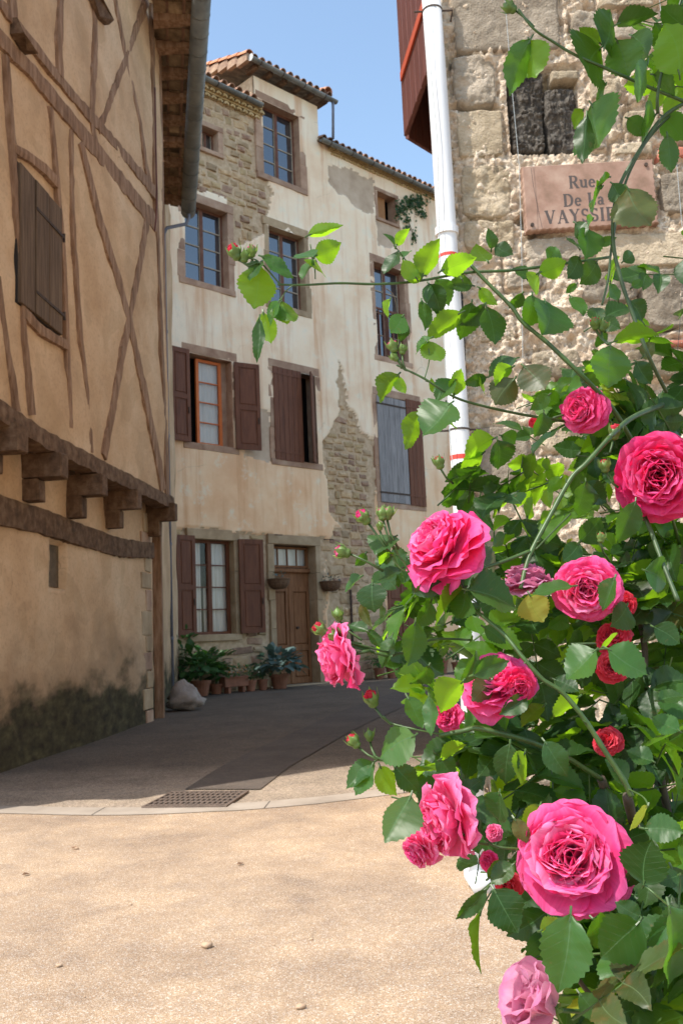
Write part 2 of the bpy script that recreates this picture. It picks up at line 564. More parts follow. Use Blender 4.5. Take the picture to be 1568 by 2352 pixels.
MT['plaza'] = mat_ground('exposed_aggregate', [(.21, .155, .105), (.31, .205, .125), (.40, .265, .165), (.36, .245, .15), (.42, .29, .185), (.34, .22, .13), (.70, .62, .54), (.52, .39, .26), (.3, .25, .2)], 210, True, blot=((.72, .72, .74), (1.1, 1.1, 1.08)))
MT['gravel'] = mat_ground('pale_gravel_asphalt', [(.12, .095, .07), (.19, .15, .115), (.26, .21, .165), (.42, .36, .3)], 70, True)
MT['asphalt'] = mat_ground('worn_asphalt', [(.085, .068, .056), (.105, .084, .068), (.125, .10, .082), (.17, .14, .115)], 90, True)
MT['strip'] = mat_noise('stone_gutter_strip', [(.27, .225, .18), (.34, .285, .23), (.4, .34, .28)], 3, .9, 120, .4, .004)
MT['castiron'] = mat_noise('rusted_cast_iron', [(.1, .075, .06), (.18, .13, .1)], 20)


def mat_leaf(name, top, under, tr, tmix=.42, mott=None):
    m, N, L, b = mat(name, rough=.42)
    b.inputs['Specular IOR Level'].default_value = .42
    uvn = N.new('ShaderNodeUVMap').outputs[0]
    sx = N.new('ShaderNodeSeparateXYZ'); L.new(uvn, sx.inputs[0])
    def M(op, a, b_=None, c_=None):
        k = N.new('ShaderNodeMath'); k.operation = op
        for i, q in enumerate((a, b_, c_)):
            if q is None: continue
            if isinstance(q, (int, float)): k.inputs[i].default_value = q
            else: L.new(q, k.inputs[i])
        return k.outputs[0]
    au = M('ABSOLUTE', M('SUBTRACT', sx.outputs[0], .5))      # 0..0.5
    mid = M('LESS_THAN', au, M('MULTIPLY_ADD', sx.outputs[1], -.012, .017))
    ph = M('SUBTRACT', M('MULTIPLY', sx.outputs[1], 7.0), M('MULTIPLY', au, 4.2))
    fr_ = M('ABSOLUTE', M('SUBTRACT', M('FRACT', ph), .5))
    side = M('GREATER_THAN', fr_, .468)
    vein = M('MAXIMUM', mid, M('MULTIPLY', side, .45))
    oi = N.new('ShaderNodeObjectInfo')
    t = nz(N, L, objco(N, L, geo=True), 30, 3)
    geo = N.new('ShaderNodeNewGeometry')
    base = mix(N, L, geo.outputs['Backfacing'], top, under)
    hs = N.new('ShaderNodeHueSaturation')
    mr = N.new('ShaderNodeMapRange'); mr.inputs[3].default_value = .6; mr.inputs[4].default_value = 1.4
    L.new(oi.outputs['Random'], mr.inputs[0]); L.new(mr.outputs[0], hs.inputs['Value'])
    mh = N.new('ShaderNodeMapRange'); mh.inputs[3].default_value = .47; mh.inputs[4].default_value = .53
    L.new(t.outputs[0], mh.inputs[0]); L.new(mh.outputs[0], hs.inputs['Hue'])
    L.new(base, hs.inputs['Color'])
    c = hs.outputs[0]
    c = mix(N, L, ramp(N, L, nz(N, L, objco(N, L, geo=True), 95, 3, .7).outputs[0], [(.66, (0, 0, 0)), (.72, (.7, .7, .7))]).outputs[0], c, (.12, .085, .03))
    if mott:
        f = ramp(N, L, nz(N, L, objco(N, L, geo=True), 60, 4, .7).outputs[0], [(.5, (0, 0, 0)), (.72, (.8, .8, .8))]).outputs[0]
        c = mix(N, L, f, c, mott)
    vc = mix(N, L, vein, c, tuple(min(1, q * 1.7 + .025) for q in top))
    L.new(vc, b.inputs['Base Color'])
    tl = N.new('ShaderNodeBsdfTranslucent')
    h2 = N.new('ShaderNodeHueSaturation'); L.new(mr.outputs[0], h2.inputs['Value']); h2.inputs['Color'].default_value = (*tr, 1)
    L.new(mix(N, L, M('MULTIPLY', vein, .35), h2.outputs[0], tuple(q * .55 for q in tr)), tl.inputs[0])
    mx = N.new('ShaderNodeMixShader'); mx.inputs[0].default_value = tmix
    L.new(b.outputs[0], mx.inputs[1]); L.new(tl.outputs[0], mx.inputs[2])
    L.new(mx.outputs[0], N['Material Output'].inputs[0])
    hsum = M('ADD', M('MULTIPLY', vein, -1.0), M('MULTIPLY', t.outputs[0], .6))
    bp = N.new('ShaderNodeBump'); bp.inputs['Strength'].default_value = .6; bp.inputs['Distance'].default_value = .0018
    L.new(hsum, bp.inputs['Height']); L.new(bp.outputs[0], b.inputs['Normal'])
    return m


MT['leaf'] = mat_leaf('rose_leaf', (.026, .072, .016), (.04, .09, .02), (.18, .44, .012), .32)
MT['leafyoung'] = mat_leaf('young_rose_leaf', (.055, .14, .018), (.08, .165, .025), (.36, .66, .015), .52)
MT['leafyellow'] = mat_leaf('yellowing_rose_leaf', (.20, .26, .03), (.25, .3, .06), (.55, .55, .04), .5)
MT['leafbrown'] = mat_leaf('browning_rose_leaf', (.05, .08, .025), (.07, .09, .03), (.24, .27, .03), .36, (.15, .08, .03))
MT['potleaf'] = mat_leaf('pot_plant_leaf', (.04, .11, .03), (.07, .13, .05), (.1, .25, .03), .3)
MT['hostaleaf'] = mat_leaf('blue_grey_hosta_leaf', (.09, .14, .13), (.1, .14, .12), (.08, .16, .1), .2)


def mat_plain(name, c, rough=.5, tr=None, tm=.3):
    m, N, L, b = mat(name, c, rough)
    co = objco(N, L, geo=True)
    t = nz(N, L, co, 60, 3)
    cc = ramp(N, L, t.outputs[0], [(.35, tuple(q * .75 for q in c)), (.65, tuple(min(1, q * 1.25) for q in c))]).outputs[0]
    L.new(cc, b.inputs['Base Color'])
    if tr:
        tl = N.new('ShaderNodeBsdfTranslucent'); tl.inputs[0].default_value = (*tr, 1)
        mx = N.new('ShaderNodeMixShader'); mx.inputs[0].default_value = tm
        L.new(b.outputs[0], mx.inputs[1]); L.new(tl.outputs[0], mx.inputs[2]); L.new(mx.outputs[0], N['Material Output'].inputs[0])
    return m


MT['cane'] = mat_plain('green_cane', (.05, .095, .022), .45)
MT['canedark'] = mat_plain('dark_green_cane', (.05, .085, .03), .5)
MT['wood'] = mat_plain('woody_stem', (.06, .045, .03), .8)
MT['budgreen'] = mat_plain('bud_green', (.15, .24, .06), .45, (.3, .45, .08))


def mat_petal(name, c, edge, tr, tm=.46):
    m, N, L, b = mat(name, c, .55)
    b.inputs['Specular IOR Level'].default_value = .18
    b.inputs['Sheen Weight'].default_value = .05
    uvn = N.new('ShaderNodeUVMap').outputs[0]
    sx = N.new('ShaderNodeSeparateXYZ'); L.new(uvn, sx.inputs[0])
    mp = N.new('ShaderNodeMapping'); mp.inputs['Scale'].default_value = (34, 1.6, 1); L.new(uvn, mp.inputs[0])
    t = nz(N, L, mp.outputs[0], 1.0, 3)
    col = ramp(N, L, sx.outputs[1], [(0.0, tuple(min(1, q * 1.1 + .06) for q in c)), (.35, c), (.8, c), (1.0, edge)]).outputs[0]
    col = mix(N, L, ramp(N, L, t.outputs[0], [(.4, (0, 0, 0)), (.66, (.55, .55, .55))]).outputs[0], col, tuple(q * .62 for q in c))
    t9 = nz(N, L, objco(N, L, geo=True), 45, 3)
    col = mix(N, L, ramp(N, L, t9.outputs[0], [(.45, (0, 0, 0)), (.7, (.5, .5, .5))]).outputs[0], col, tuple(min(1, q * 1.0 + .12) for q in c))
    oi = N.new('ShaderNodeObjectInfo'); hs = N.new('ShaderNodeHueSaturation')
    mr = N.new('ShaderNodeMapRange'); mr.inputs[3].default_value = .88; mr.inputs[4].default_value = 1.12
    L.new(oi.outputs['Random'], mr.inputs[0]); L.new(mr.outputs[0], hs.inputs['Value']); L.new(col, hs.inputs['Color'])
    L.new(hs.outputs[0], b.inputs['Base Color'])
    tl = N.new('ShaderNodeBsdfTranslucent'); tl.inputs[0].default_value = (*tr, 1)
    mx = N.new('ShaderNodeMixShader'); mx.inputs[0].default_value = tm
    L.new(b.outputs[0], mx.inputs[1]); L.new(tl.outputs[0], mx.inputs[2]); L.new(mx.outputs[0], N['Material Output'].inputs[0])
    bp = N.new('ShaderNodeBump'); bp.inputs['Strength'].default_value = .18; bp.inputs['Distance'].default_value = .001
    L.new(t.outputs[0], bp.inputs['Height']); L.new(bp.outputs[0], b.inputs['Normal'])
    return m


MT['pink'] = mat_petal('pink_petal', (.93, .085, .34), (.94, .17, .45), (1.0, .05, .26))
MT['palepink'] = mat_petal('pale_pink_petal', (.95, .19, .46), (.96, .34, .60), (1.0, .13, .36))
MT['deeppink'] = mat_petal('deep_pink_petal', (.80, .03, .20), (.86, .08, .30), (.98, .02, .14))
MT['redpink'] = mat_petal('red_pink_petal', (.70, .035, .075), (.78, .09, .15), (.9, .03, .06))
MT['mauve'] = mat_petal('faded_mauve_petal', (.62, .22, .40), (.72, .4, .55), (.7, .2, .36))
MT['palemauve'] = mat_petal('pale_mauve_petal', (.78, .38, .52), (.62, .16, .36), (.8, .3, .45))


def in_poly(x, y, P):
    c = False
    n = len(P)
    j = n - 1
    for i in range(n):
        xi, yi = P[i]; xj, yj = P[j]
        if (yi > y) != (yj > y) and x < (xj - xi) * (y - yi) / (yj - yi) + xi: c = not c
        j = i
    return c


def poly_mask(X, Y, P):
    c = np.zeros(X.shape, bool)
    j = len(P) - 1
    for i in range(len(P)):
        xi, yi = P[i]; xj, yj = P[j]
        if yi != yj:
            c ^= ((yi > Y) != (yj > Y)) & (X < (xj - xi) * (Y - yi) / (yj - yi) + xi)
        j = i
    return c


def wall_grid(name, fr, us, vs, wfun, keep, mats, mid, parent, kind=None):
    """height-field wall: wfun(U,V)->w at vertices, keep(cu,cv) and mid(cu,cv) at cell centres"""
    us = np.array(sorted(set(np.round(us, 4)))); vs = np.array(sorted(set(np.round(vs, 4))))
    Ug, Vg = np.meshgrid(us, vs)
    W = wfun(Ug, Vg)
    L = wloc(parent)
    O = np.array(fr.O - L); U = np.array(fr.U); N_ = np.array(fr.N)
    P = O + Ug[..., None] * U + Vg[..., None] * np.array([0, 0, 1.]) + W[..., None] * N_
    cu = (us[:-1] + us[1:]) / 2; cv = (vs[:-1] + vs[1:]) / 2
    CU, CV = np.meshgrid(cu, cv)
    K = keep(CU, CV)
    M_ = mid(CU, CV) if mid else np.zeros(CU.shape, int)
    nu = len(us)
    jj, ii = np.nonzero(K)
    a = jj * nu + ii
    F = np.stack([a, a + 1, a + nu + 1, a + nu], 1)
    used, inv = np.unique(F, return_inverse=True)
    V_ = P.reshape(-1, 3)[used]
    F = inv.reshape(-1, 4)
    me = bpy.data.meshes.new(name)
    me.from_pydata(V_.tolist(), [], F.tolist())
    for m in mats: me.materials.append(m)
    me.polygons.foreach_set('material_index', M_[jj, ii].astype(np.int32))
    me.polygons.foreach_set('use_smooth', [True] * len(F))
    me.update()
    o = bpy.data.objects.new(name, me)
    COL.objects.link(o)
    if parent: o.parent = parent
    LOC[o.name] = L
    if kind: o['kind'] = kind
    return o


# ================================================================== GROUND
def gz(y):
    t = min(1, max(0, (y - 9) / 11))
    return .1 * t * t * (3 - 2 * t)


def sheet(name, outline_fn, ys, mat_, z, kind='structure', nx=14):
    """strip sheet: outline_fn(y) -> x0,x1"""
    V = []; F = []
    for y in ys:
        x0, x1 = outline_fn(y)
        for i in range(nx + 1):
            x = x0 + (x1 - x0) * i / nx
            V.append((x, y, gz(y) + z))
    for j in range(len(ys) - 1):
        for i in range(nx):
            a = j * (nx + 1) + i
            F.append((a, a + 1, a + nx + 2, a + nx + 1))
    return ob(name, V, F, mat_, kind=kind, smooth=True)


ys = [-400, -60, -10, 0, 4] + [5 + .75 * i for i in range(24)] + [30, 60, 150, 500]
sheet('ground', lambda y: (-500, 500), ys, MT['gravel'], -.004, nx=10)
# band curve between plaza and lane
BC = [(-40, 1868), (0, 1868), (180, 1873), (330, 1872), (560, 1861), (700, 1850), (850, 1832), (1000, 1812), (1200, 1780)]
BP = [gnd(x, y) for x, y in BC]
BP = [Vector((-9, 6.9, 0))] + BP + [Vector((6, 9, 0))]


def band_y(x):
    for a, b in zip(BP, BP[1:]):
        if a.x <= x <= b.x:
            t = (x - a.x) / (b.x - a.x)
            return a.y + (b.y - a.y) * t
    return BP[0].y if x < BP[0].x else BP[-1].y


xs = [-9 + .25 * i for i in range(61)]
V = []; F = []
for x in xs:
    yb = band_y(x)
    for y in (-12, 2, 4, yb):
        V.append((x, y, 0.0))
for i in range(len(xs) - 1):
    for k in range(3):
        a = i * 4 + k
        F.append((a, a + 4, a + 5, a + 1))
ob('plaza', V, F, MT['plaza'], kind='structure')
V = []; F = []
for x in xs:
    yb = band_y(x)
    V += [(x, yb - .02, .004), (x, yb + .26, .004)]
for i in range(len(xs) - 1):
    a = i * 2
    F.append((a, a + 2, a + 3, a + 1))
strip = ob('path', V, F, MT['strip'], kind='structure')
for x in (-4.4, -2.9, -1.75, -.6, .35, 1.3):       # joints of the strip are thin dark grooves between slabs
    yb = band_y(x)
    ob('joint', [(x, yb - .02, .0055), (x + .006, yb - .02, .0055), (x + .024, yb + .26, .0055), (x + .018, yb + .26, .0055)], [(0, 1, 2, 3)], MT['dark'], strip)
# smooth asphalt track in the middle of the lane
L0 = [(330, 1845), (420, 1812), (520, 1770), (600, 1725), (660, 1680), (680, 1640), (660, 1605)]
R0_ = [(600, 1838), (640, 1800), (720, 1760), (800, 1716), (860, 1676), (905, 1640), (930, 1606)]
L0 = [(560, 1822), (600, 1790), (640, 1755), (660, 1710), (640, 1668), (560, 1640), (520, 1622)][::1]
L0 = [(425, 1814), (500, 1766), (560, 1735), (640, 1700), (720, 1666), (790, 1638), (900, 1603)]
R0_ = [(598, 1814), (665, 1762), (710, 1736), (784, 1694), (850, 1662), (915, 1636), (1010, 1602)]
V = []; F = []
for (a, b) in zip(L0, R0_):
    pa, pb = gnd(*a), gnd(*b)
    V += [(pa.x, pa.y, gz(pa.y) + .004), (pb.x, pb.y, gz(pb.y) + .004)]
for i in range(len(L0) - 1):
    F.append((2 * i, 2 * i + 1, 2 * i + 3, 2 * i + 2))
# subdivide lengthwise is unnecessary: the slope there is slight
ob('road', V, F, MT['asphalt'], kind='structure')

# drain grate, gaps in the bars backed by a painted black pit
GA, GB, GC, GD = gnd(325, 1858), gnd(520, 1856), gnd(572, 1820), gnd(395, 1822)
gr = empty('drain_grate', GA, 'rusty iron drain grate set in the lane beside the pale strip', 'grate')
def gp(a, b, z):
    p = (GA * (1 - a) + GB * a) * (1 - b) + (GD * (1 - a) + GC * a) * b
    return Vector((p.x, p.y, z))
fm = MB()
class _G:
    def pt(s, u, v, w): return gp(u, v, w)
G_ = _G()
for (a0, a1, b0, b1) in ((0, 1, 0, .05), (0, 1, .95, 1), (0, .02, .05, .95), (.98, 1, .05, .95)):
    fm.box(G_, a0, a1, b0, b1, .002, .014)
fm.ob('frame', MT['castiron'], gr)
for i in range(15):
    MB().box(G_, .02 + .064 * i + .04, .02 + .064 * i + .062, .05, .95, .004, .012).ob('bar', MT['castiron'], gr)
for i in range(5):
    MB().box(G_, .02, .98, .05 + .18 * i + .06, .05 + .18 * i + .1, .0045, .0125).ob('bar', MT['castiron'], gr)
MB().box(G_, .02, .98, .05, .95, .0046, .0052).ob('pit_sheet', MT['dark'], gr)  # flat sheet, black in place of the shade below the bars

# few loose stones on the plaza
for i, (x, y, s) in enumerate([(475, 2178, .022), (135, 2222, .012), (690, 2318, .016), (175, 1952, .014), (715, 2160, .008), (300, 2080, .008)]):
    p = gnd(x, y)
    vs_ = []; fs_ = []
    n = 8
    for j in range(5):
        for q in range(n):
            a = 2 * math.pi * q / n; ph = math.pi * j / 4
            r = s * (1 + .25 * math.sin(3 * a + i) + .1 * random.random())
            vs_.append(p + Vector((math.cos(a) * math.sin(ph) * r, math.sin(a) * math.sin(ph) * r * .8, s * .45 - math.cos(ph) * s * .5)))
    for j in range(4):
        for q in range(n):
            fs_.append((j * n + q, j * n + (q + 1) % n, (j + 1) * n + (q + 1) % n, (j + 1) * n + q))
    lab = ['largest loose pebble lying on the sunny gravel plaza', 'small pebble on the plaza near the left edge', 'brown pebble near the bottom of the plaza',
           'dark pebble lying left just below the pale strip', 'tiny pebble right of the largest one', 'tiny pebble midway up the left plaza'][i]
    ob('pebble', vs_, fs_, MT['pebble'], smooth=True, label=lab, cat='pebble', group='pebbles on the plaza')

mb = MB()
rg_ = random.Random(31)
for _ in range(900):
    y = rg_.uniform(2.2, 6.6) if rg_.random() < .85 else rg_.uniform(6.9, 12); x = rg_.uniform(-3.2, 1.2) * (y / 7 + .3)
    s_ = rg_.uniform(.0015, .005)
    a = rg_.uniform(0, 6.28); ca, sa = math.cos(a) * s_, math.sin(a) * s_
    z0 = gz(y) + .003
    mb.add([(x + ca, y + sa, z0), (x - sa * .7, y + ca * .7, z0), (x - ca, y - sa, z0), (x + sa * .7, y - ca * .7, z0), (x, y, z0 + s_ * .8)], [(0, 1, 4), (1, 2, 4), (2, 3, 4), (3, 0, 4)])
mb.ob('gravel', MT['pebble'], kind='stuff', label='loose grit scattered over the plaza and lane')
rg_ = random.Random(12)
for i, (x, y, lab) in enumerate([(172, 1952, 'dry leaf scrap on the plaza below the drain'), (552, 1988, 'dry leaf scrap on the plaza left of the lowest white pipe end'), (60, 2012, 'dry leaf scrap at the left of the plaza')]):
    p = gnd(x, y); s_ = .028; a = rg_.uniform(0, 6.28)
    u_ = Vector((math.cos(a), math.sin(a), 0)) * s_; w_ = Vector((-math.sin(a), math.cos(a), 0)) * s_ * .45
    V = [p - u_ + up0 for up0 in (Vector((0, 0, .004)),)] + [p + w_ + Vector((0, 0, .014)), p + Vector((0, 0, .006)), p - w_ + Vector((0, 0, .016)), p + u_ + Vector((0, 0, .01))]
    ob('dry_leaf', V, [(0, 2, 1), (0, 3, 2), (1, 2, 4), (2, 3, 4)], MT['timber'], label=lab, cat='leaf', group='dry leaf scraps on the plaza')

# ================================================================== LEFT TIMBER HOUSE
LB = gnd(0, 1775); LC = gnd(350, 1662)
LF = Fr((LB.x, LB.y, 0), (LC.x - LB.x, LC.y - LB.y, 0))
LF.N = Vector((LF.U.y, -LF.U.x, 0))
UC = (LC - LB).length
JW = .30
JZ = LF.uv(385, 1140, JW)[1]
U0_ = -2.9     # near end, outside the frame
HT = 11.1
house = empty('timber_house', LF.pt(UC / 2, 0), 'ochre plastered half timbered house with jettied upper floor, mossy at its foot', 'house')
LV = dict(f=LF)
jz0 = LF.uv(0, 960, JW)[1]
print('jetty', JZ, jz0, 'UC', UC)
JZ = (JZ + jz0) / 2 - .02


def nic(u, v):   # wall niche
    return (u > NU0) & (u < NU1) & (v > NV0) & (v < NV1)


NU0, NV1 = LF.uv(113, 1243); NU1, NV0 = LF.uv(150, 1352)
us = list(np.arange(U0_, UC + .001, .06)) + [NU0, NU1, NU0 + .01, NU1 - .01]
vs = list(np.arange(-.15, JZ + .1, .06)) + [NV0, NV1, NV0 + .01, NV1 - .01]
wall_grid('wall', LF, us, vs, lambda u, v: fbm(u * 1.2, v * 1.2, 0, 4, 3) * .025 + fbm(u * 7, v * 7, 0, 2, 5) * .004 - .085 * nic(u, v), lambda u, v: u > -99,
          [MT['leftplaster']], None, house)
_hx, _hv = LF.uv(120, 1320)
MB().box(LF, NU0 + .012, NU1 - .012, NV0 + .012, NV1 - .012, -.11, -.074).ob('niche_back', MT['nicheback'], house)
MB().box(LF, _hx - .0, _hx + .08, _hv, _hv + .035, -.073, -.06).ob('vent_slot', MT['dark'], house)
# upper, jettied wall
def topedge(u): return HT
us = list(np.arange(U0_ - .2, UC + .001, .06))
vs = list(np.arange(JZ + .05, HT, .06))
wall_grid('upper_wall', LF, us, vs, lambda u, v: JW + fbm(u * .9, v * .9, 0, 4, 13) * .03 + fbm(u * 8, v * 8, 0, 2, 5) * .004, lambda u, v: u > -99,
          [MT['leftplaster']], None, house)
# body behind: gable end, second face and underside of jetty
SE = Vector((-3.3, 18.6, 0))
C0 = LF.pt(UC, 0); C1 = LF.pt(UC, 0, JW)
SF = Fr(C0, SE - C0)
SF.N = Vector((SF.U.y, -SF.U.x, 0))
SL = (SE - C0).length
bk = MB()
b1 = LF.pt(U0_, 0, -5.5); b2 = LF.pt(UC + 4.8, 0, -5.5); a1 = LF.pt(U0_, 0); a2 = C0
bk.add([a1, b1, b1 + Vector((0, 0, HT)), a1 + Vector((0, 0, HT))], [(0, 1, 2, 3)])
bk.add([b1, b2, b2 + Vector((0, 0, HT)), b1 + Vector((0, 0, HT))], [(0, 1, 2, 3)])
e1 = LF.pt(U0_ - .2, 0, JW)
bk.add([LF.pt(U0_ - .2, JZ, JW), LF.pt(U0_ - .2, JZ, -1), LF.pt(U0_ - .2, HT, -1), LF.pt(U0_ - .2, HT, JW)], [(0, 1, 2, 3)])
bk.add([LF.pt(U0_ - .2, JZ + .06, JW - .02), LF.pt(UC, JZ + .06, JW - .02), LF.pt(UC, JZ + .06, -.05), LF.pt(U0_ - .2, JZ + .06, -.05)], [(0, 1, 2, 3)])
bk.ob('rear_wall', MT['leftplaster'], house)
sz = 9.3
wall_grid('side_wall', SF, list(np.arange(0, SL, .12)), list(np.arange(-.1, 10.1, .12)), lambda u, v: fbm(u * 1.5, v * 1.5, 0, 3, 17) * .02, lambda u, v: u > -9, [MT['leftplaster']], None, house)
# jetty return at the corner
MB().box(LF, UC - .02, UC + .10, JZ, HT, -.05, JW - .01).ob('corner_post', MT['timber'], house)


def wobble_strip(fr, path, w, name, mt, w0, w1, parent, seed=0, n=None, edge=.12, label=None):
    """timber: follows a path of (u,v); w is a width in metres; rough edges"""
    pts = [Vector((a, b)) for a, b in path]
    seg = []
    for a, b in zip(pts, pts[1:]):
        k = max(2, int((b - a).length / .10))
        for i in range(k): seg.append(a.lerp(b, i / k))
    seg.append(pts[-1])
    V = []; F = []
    rnd = random.Random(seed)
    ww = w if isinstance(w, tuple) else (w, w)
    nn = len(seg)
    for i, p in enumerate(seg):
        t = (seg[min(i + 1, nn - 1)] - seg[max(i - 1, 0)]).normalized()
        q = Vector((-t.y, t.x))
        W = (ww[0] + (ww[1] - ww[0]) * i / (nn - 1)) / 2
        l = W * (1 + rnd.uniform(-edge, edge)); r = W * (1 + rnd.uniform(-edge, edge))
        c = rnd.uniform(-.004, .004)
        for (o_, d) in ((l, w0), (l * .86, w1 + c), (0, w1 + .004 + c), (-r * .86, w1 - c), (-r, w0)):
            V.append(fr.pt(p.x + q.x * o_, p.y + q.y * o_, d))
    for i in range(nn - 1):
        for k in range(4):
            a = i * 5 + k
            F.append((a, a + 1, a + 6, a + 5))
    F.append((0, 1, 2, 3, 4)); b = (nn - 1) * 5
    F.append((b + 4, b + 3, b + 2, b + 1, b))
    return ob(name, V, F, mt, parent, label=label)


def tim(zpts, wz, k, zone=1, mt='timber', proud=.014, sd=0, edge=.12):
    P = []
    for (x, y) in zpts:
        px, py = (x * .3333, y * .3333) if zone == 1 else (x * .486, 735 + .486 * y)
        P.append((px, py))
    sc = (.3333 if zone == 1 else .486)
    uv = [LF.uv(a, b, JW) for a, b in P]
    # width: convert an across-picture width to metres on the wall
    ws = []
    for i in (0, len(P) - 1):
        x, y = P[i]
        j = 1 if i == 0 else -2
        x2, y2 = P[j]
        d = Vector((x2 - x, y2 - y)).normalized()
        n_ = Vector((-d.y, d.x)) * (wz * sc / 2)
        a = Vector(LF.uv(x + n_.x, y + n_.y, JW)); b = Vector(LF.uv(x - n_.x, y - n_.y, JW))
        dd = (Vector(uv[j]) - Vector(uv[i])).normalized(); q = Vector((-dd.y, dd.x))
        ws.append(abs((a - b).dot(q)))
    return wobble_strip(LF, uv, (ws[0], ws[1]), k, MT[mt], JW - .05, JW + proud + .02, house, seed=sd, edge=edge)


TM = [([(-200, 40), (0, 270), (180, 450), (420, 740), (680, 1060), (900, 1330), (1075, 1545)], 108, 1),
      ([(-170, -190), (0, 30), (130, 200), (330, 450), (530, 700), (700, 890), (880, 1100), (1065, 1330)], 72, 1),
      ([(415, -60), (410, 0), (400, 300), (405, 520)], 52, 1),
      ([(650, 60), (648, 400), (630, 700), (628, 850), (660, 1010)], 36, 1),
      ([(780, -60), (790, 0), (850, 350), (900, 570), (960, 850), (1000, 1150), (1030, 1260)], 30, 1),
      ([(1010, 0), (930, 200), (860, 400), (740, 720), (670, 890)], 52, 1),
      ([(75, -40), (90, 120), (110, 280)], 62, 1),
      ([(35, 380), (60, 700), (85, 1000), (100, 1400), (140, 1900), (165, 2352), (220, 2860)], 36, 1),
      ([(340, 740), (370, 1080), (392, 1330), (425, 1700), (455, 2352), (478, 2950)], 32, 1),
      ([(488, 900), (490, 1300), (510, 1700), (555, 2352), (600, 2760), (622, 3120)], 30, 1),
      ([(550, 980), (680, 1520), (800, 1900), (885, 2210), (990, 2700), (1100, 3250), (1118, 3380)], 50, 1),
      ([(1010, 1500), (940, 1900), (880, 2200), (790, 2700), (710, 3150)], 46, 1),
      ([(-25, 1900), (0, 2100), (45, 2430), (80, 2600), (118, 2840)], 44, 1),
      ([(1045, 40), (1055, 900), (1080, 1600), (1110, 2400), (1135, 3000), (1148, 3440)], 24, 1)]
for i, (p, w, z) in enumerate(TM):
    tim(p, w * .82, 'timber', z, sd=i * 3 + 1, proud=-.001 + .004 * (i % 3), edge=.16 + .05 * (i % 2))
tim([(85, 1020), (200, 1090), (300, 1170), (385, 1260)], 60, 'timber', 1, sd=91)
tim([(160, 2160), (260, 2270), (360, 2330), (450, 2380)], 60, 'timber', 1, sd=92)
# hewn brackets high on the wall
def zq(x, y, w): return LF.uv(x * .3333, y * .3333, w)
for (x0, x1, y0, y1, tx) in ((575, 712, -120, 110, 650), (70, 172, 230, 350, 140)):
    u0, v1 = zq(x0, y0, JW); u1, _ = zq(x1, y0, JW); ut, v0 = zq(tx, y1, JW)
    mb = MB()
    P = [LF.pt(u0, v1, JW), LF.pt(u1, v1, JW), LF.pt(u1, v0 + .12, JW), LF.pt(ut, v0, JW), LF.pt(u0, v0 + .2, JW)]
    Q = [p + LF.N * (.14 if i < 2 else .07) for i, p in enumerate(P)]
    mb.add(P + Q, [(4, 3, 2, 1, 0), (5, 6, 7, 8, 9)] + [(i, (i + 1) % 5, 5 + (i + 1) % 5, 5 + i) for i in range(5)])
    mb.ob('bracket', MT['beam'], house)
# shutter of the left house: three planks, straps
shu0, shv1 = zq(112, 1108, JW); shu1 = zq(400, 1500, JW)[0]; shv0 = zq(150, 2115, JW)[1]
sh = MB().box(LF, shu0 - .01, shu1 + .01, shv0, shv1, JW - .04, JW + .012).ob('shutter', MT['dark'], house, label='weathered brown plank shutter closed over the upper window')
for i in range(3):
    d = (shu1 - shu0) / 3
    MB().cbox(LF, shu0 + .015 + d * i, shu0 + d * (i + 1) - (.006 if i < 2 else 0), shv0 + .01, shv1 - .01, JW + .01, JW + .045 + .004 * (i % 2), .006, .003).ob('plank', MT['shutterwood'], sh)
for vv in (shv1 - .33, shv0 + .22):
    MB().box(LF, shu0 + .35 * (shu1 - shu0), shu1 + .04, vv, vv + .03, JW + .05, JW + .058).ob('strap_hinge', MT['iron'], sh)
    MB().tube([LF.pt(shu1 + .04, vv - .03, JW + .05), LF.pt(shu1 + .04, vv + .06, JW + .05)], .014).ob('hinge_pin', MT['iron'], sh)

# jetty beam, joist ends, corbels, lower beam
def lowt(zp, w_, name, mt, base, proud, sd):
    uv = [LF.uv(x * .486, 735 + .486 * y, base) for x, y in zp]
    return wobble_strip(LF, uv, w_, name, MT[mt], base - .1, base + proud, house, seed=sd, edge=.1)
bt = [LF.uv(x * .486, 735 + .486 * y, JW) for x, y in [(0, 400), (190, 520), (480, 665), (790, 838)]]
bb = [LF.uv(x * .486, 735 + .486 * y, JW) for x, y in [(0, 480), (190, 600), (500, 760), (800, 885)]]
print('bress', bt, bb)
cen = [((a[0] + b[0]) / 2, (a[1] + b[1]) / 2) for a, b in zip(bt, bb)]
wd_ = sum(a[1] - b[1] for a, b in zip(bt, bb)) / 4
cen[0] = (cen[0][0], cen[0][1])
cen = [(U0_ - .2, cen[0][1])] + cen
cen[-1] = (UC + .12, cen[-1][1])
wobble_strip(LF, cen, .21, 'bressummer_beam', MT['beam'], JW - .14, JW + .05, house, seed=5, edge=.12)
lt = [LF.uv(x * .486, 735 + .486 * y, .0) for x, y in [(0, 830), (190, 880), (350, 932), (560, 1015), (715, 1032)]]
lb_ = [LF.uv(x * .486, 735 + .486 * y, .0) for x, y in [(0, 980), (190, 1025), (390, 1100), (560, 1140), (715, 1148)]]
print('lower', lt, lb_)
cen = [((a[0] + b[0]) / 2, (a[1] + b[1]) / 2) for a, b in zip(lt, lb_)]
wobble_strip(LF, [(U0_, cen[0][1] + .03)] + cen, (.36, .26), 'lower_beam', MT['beam'], -.08, .045, house, seed=6, edge=.07)
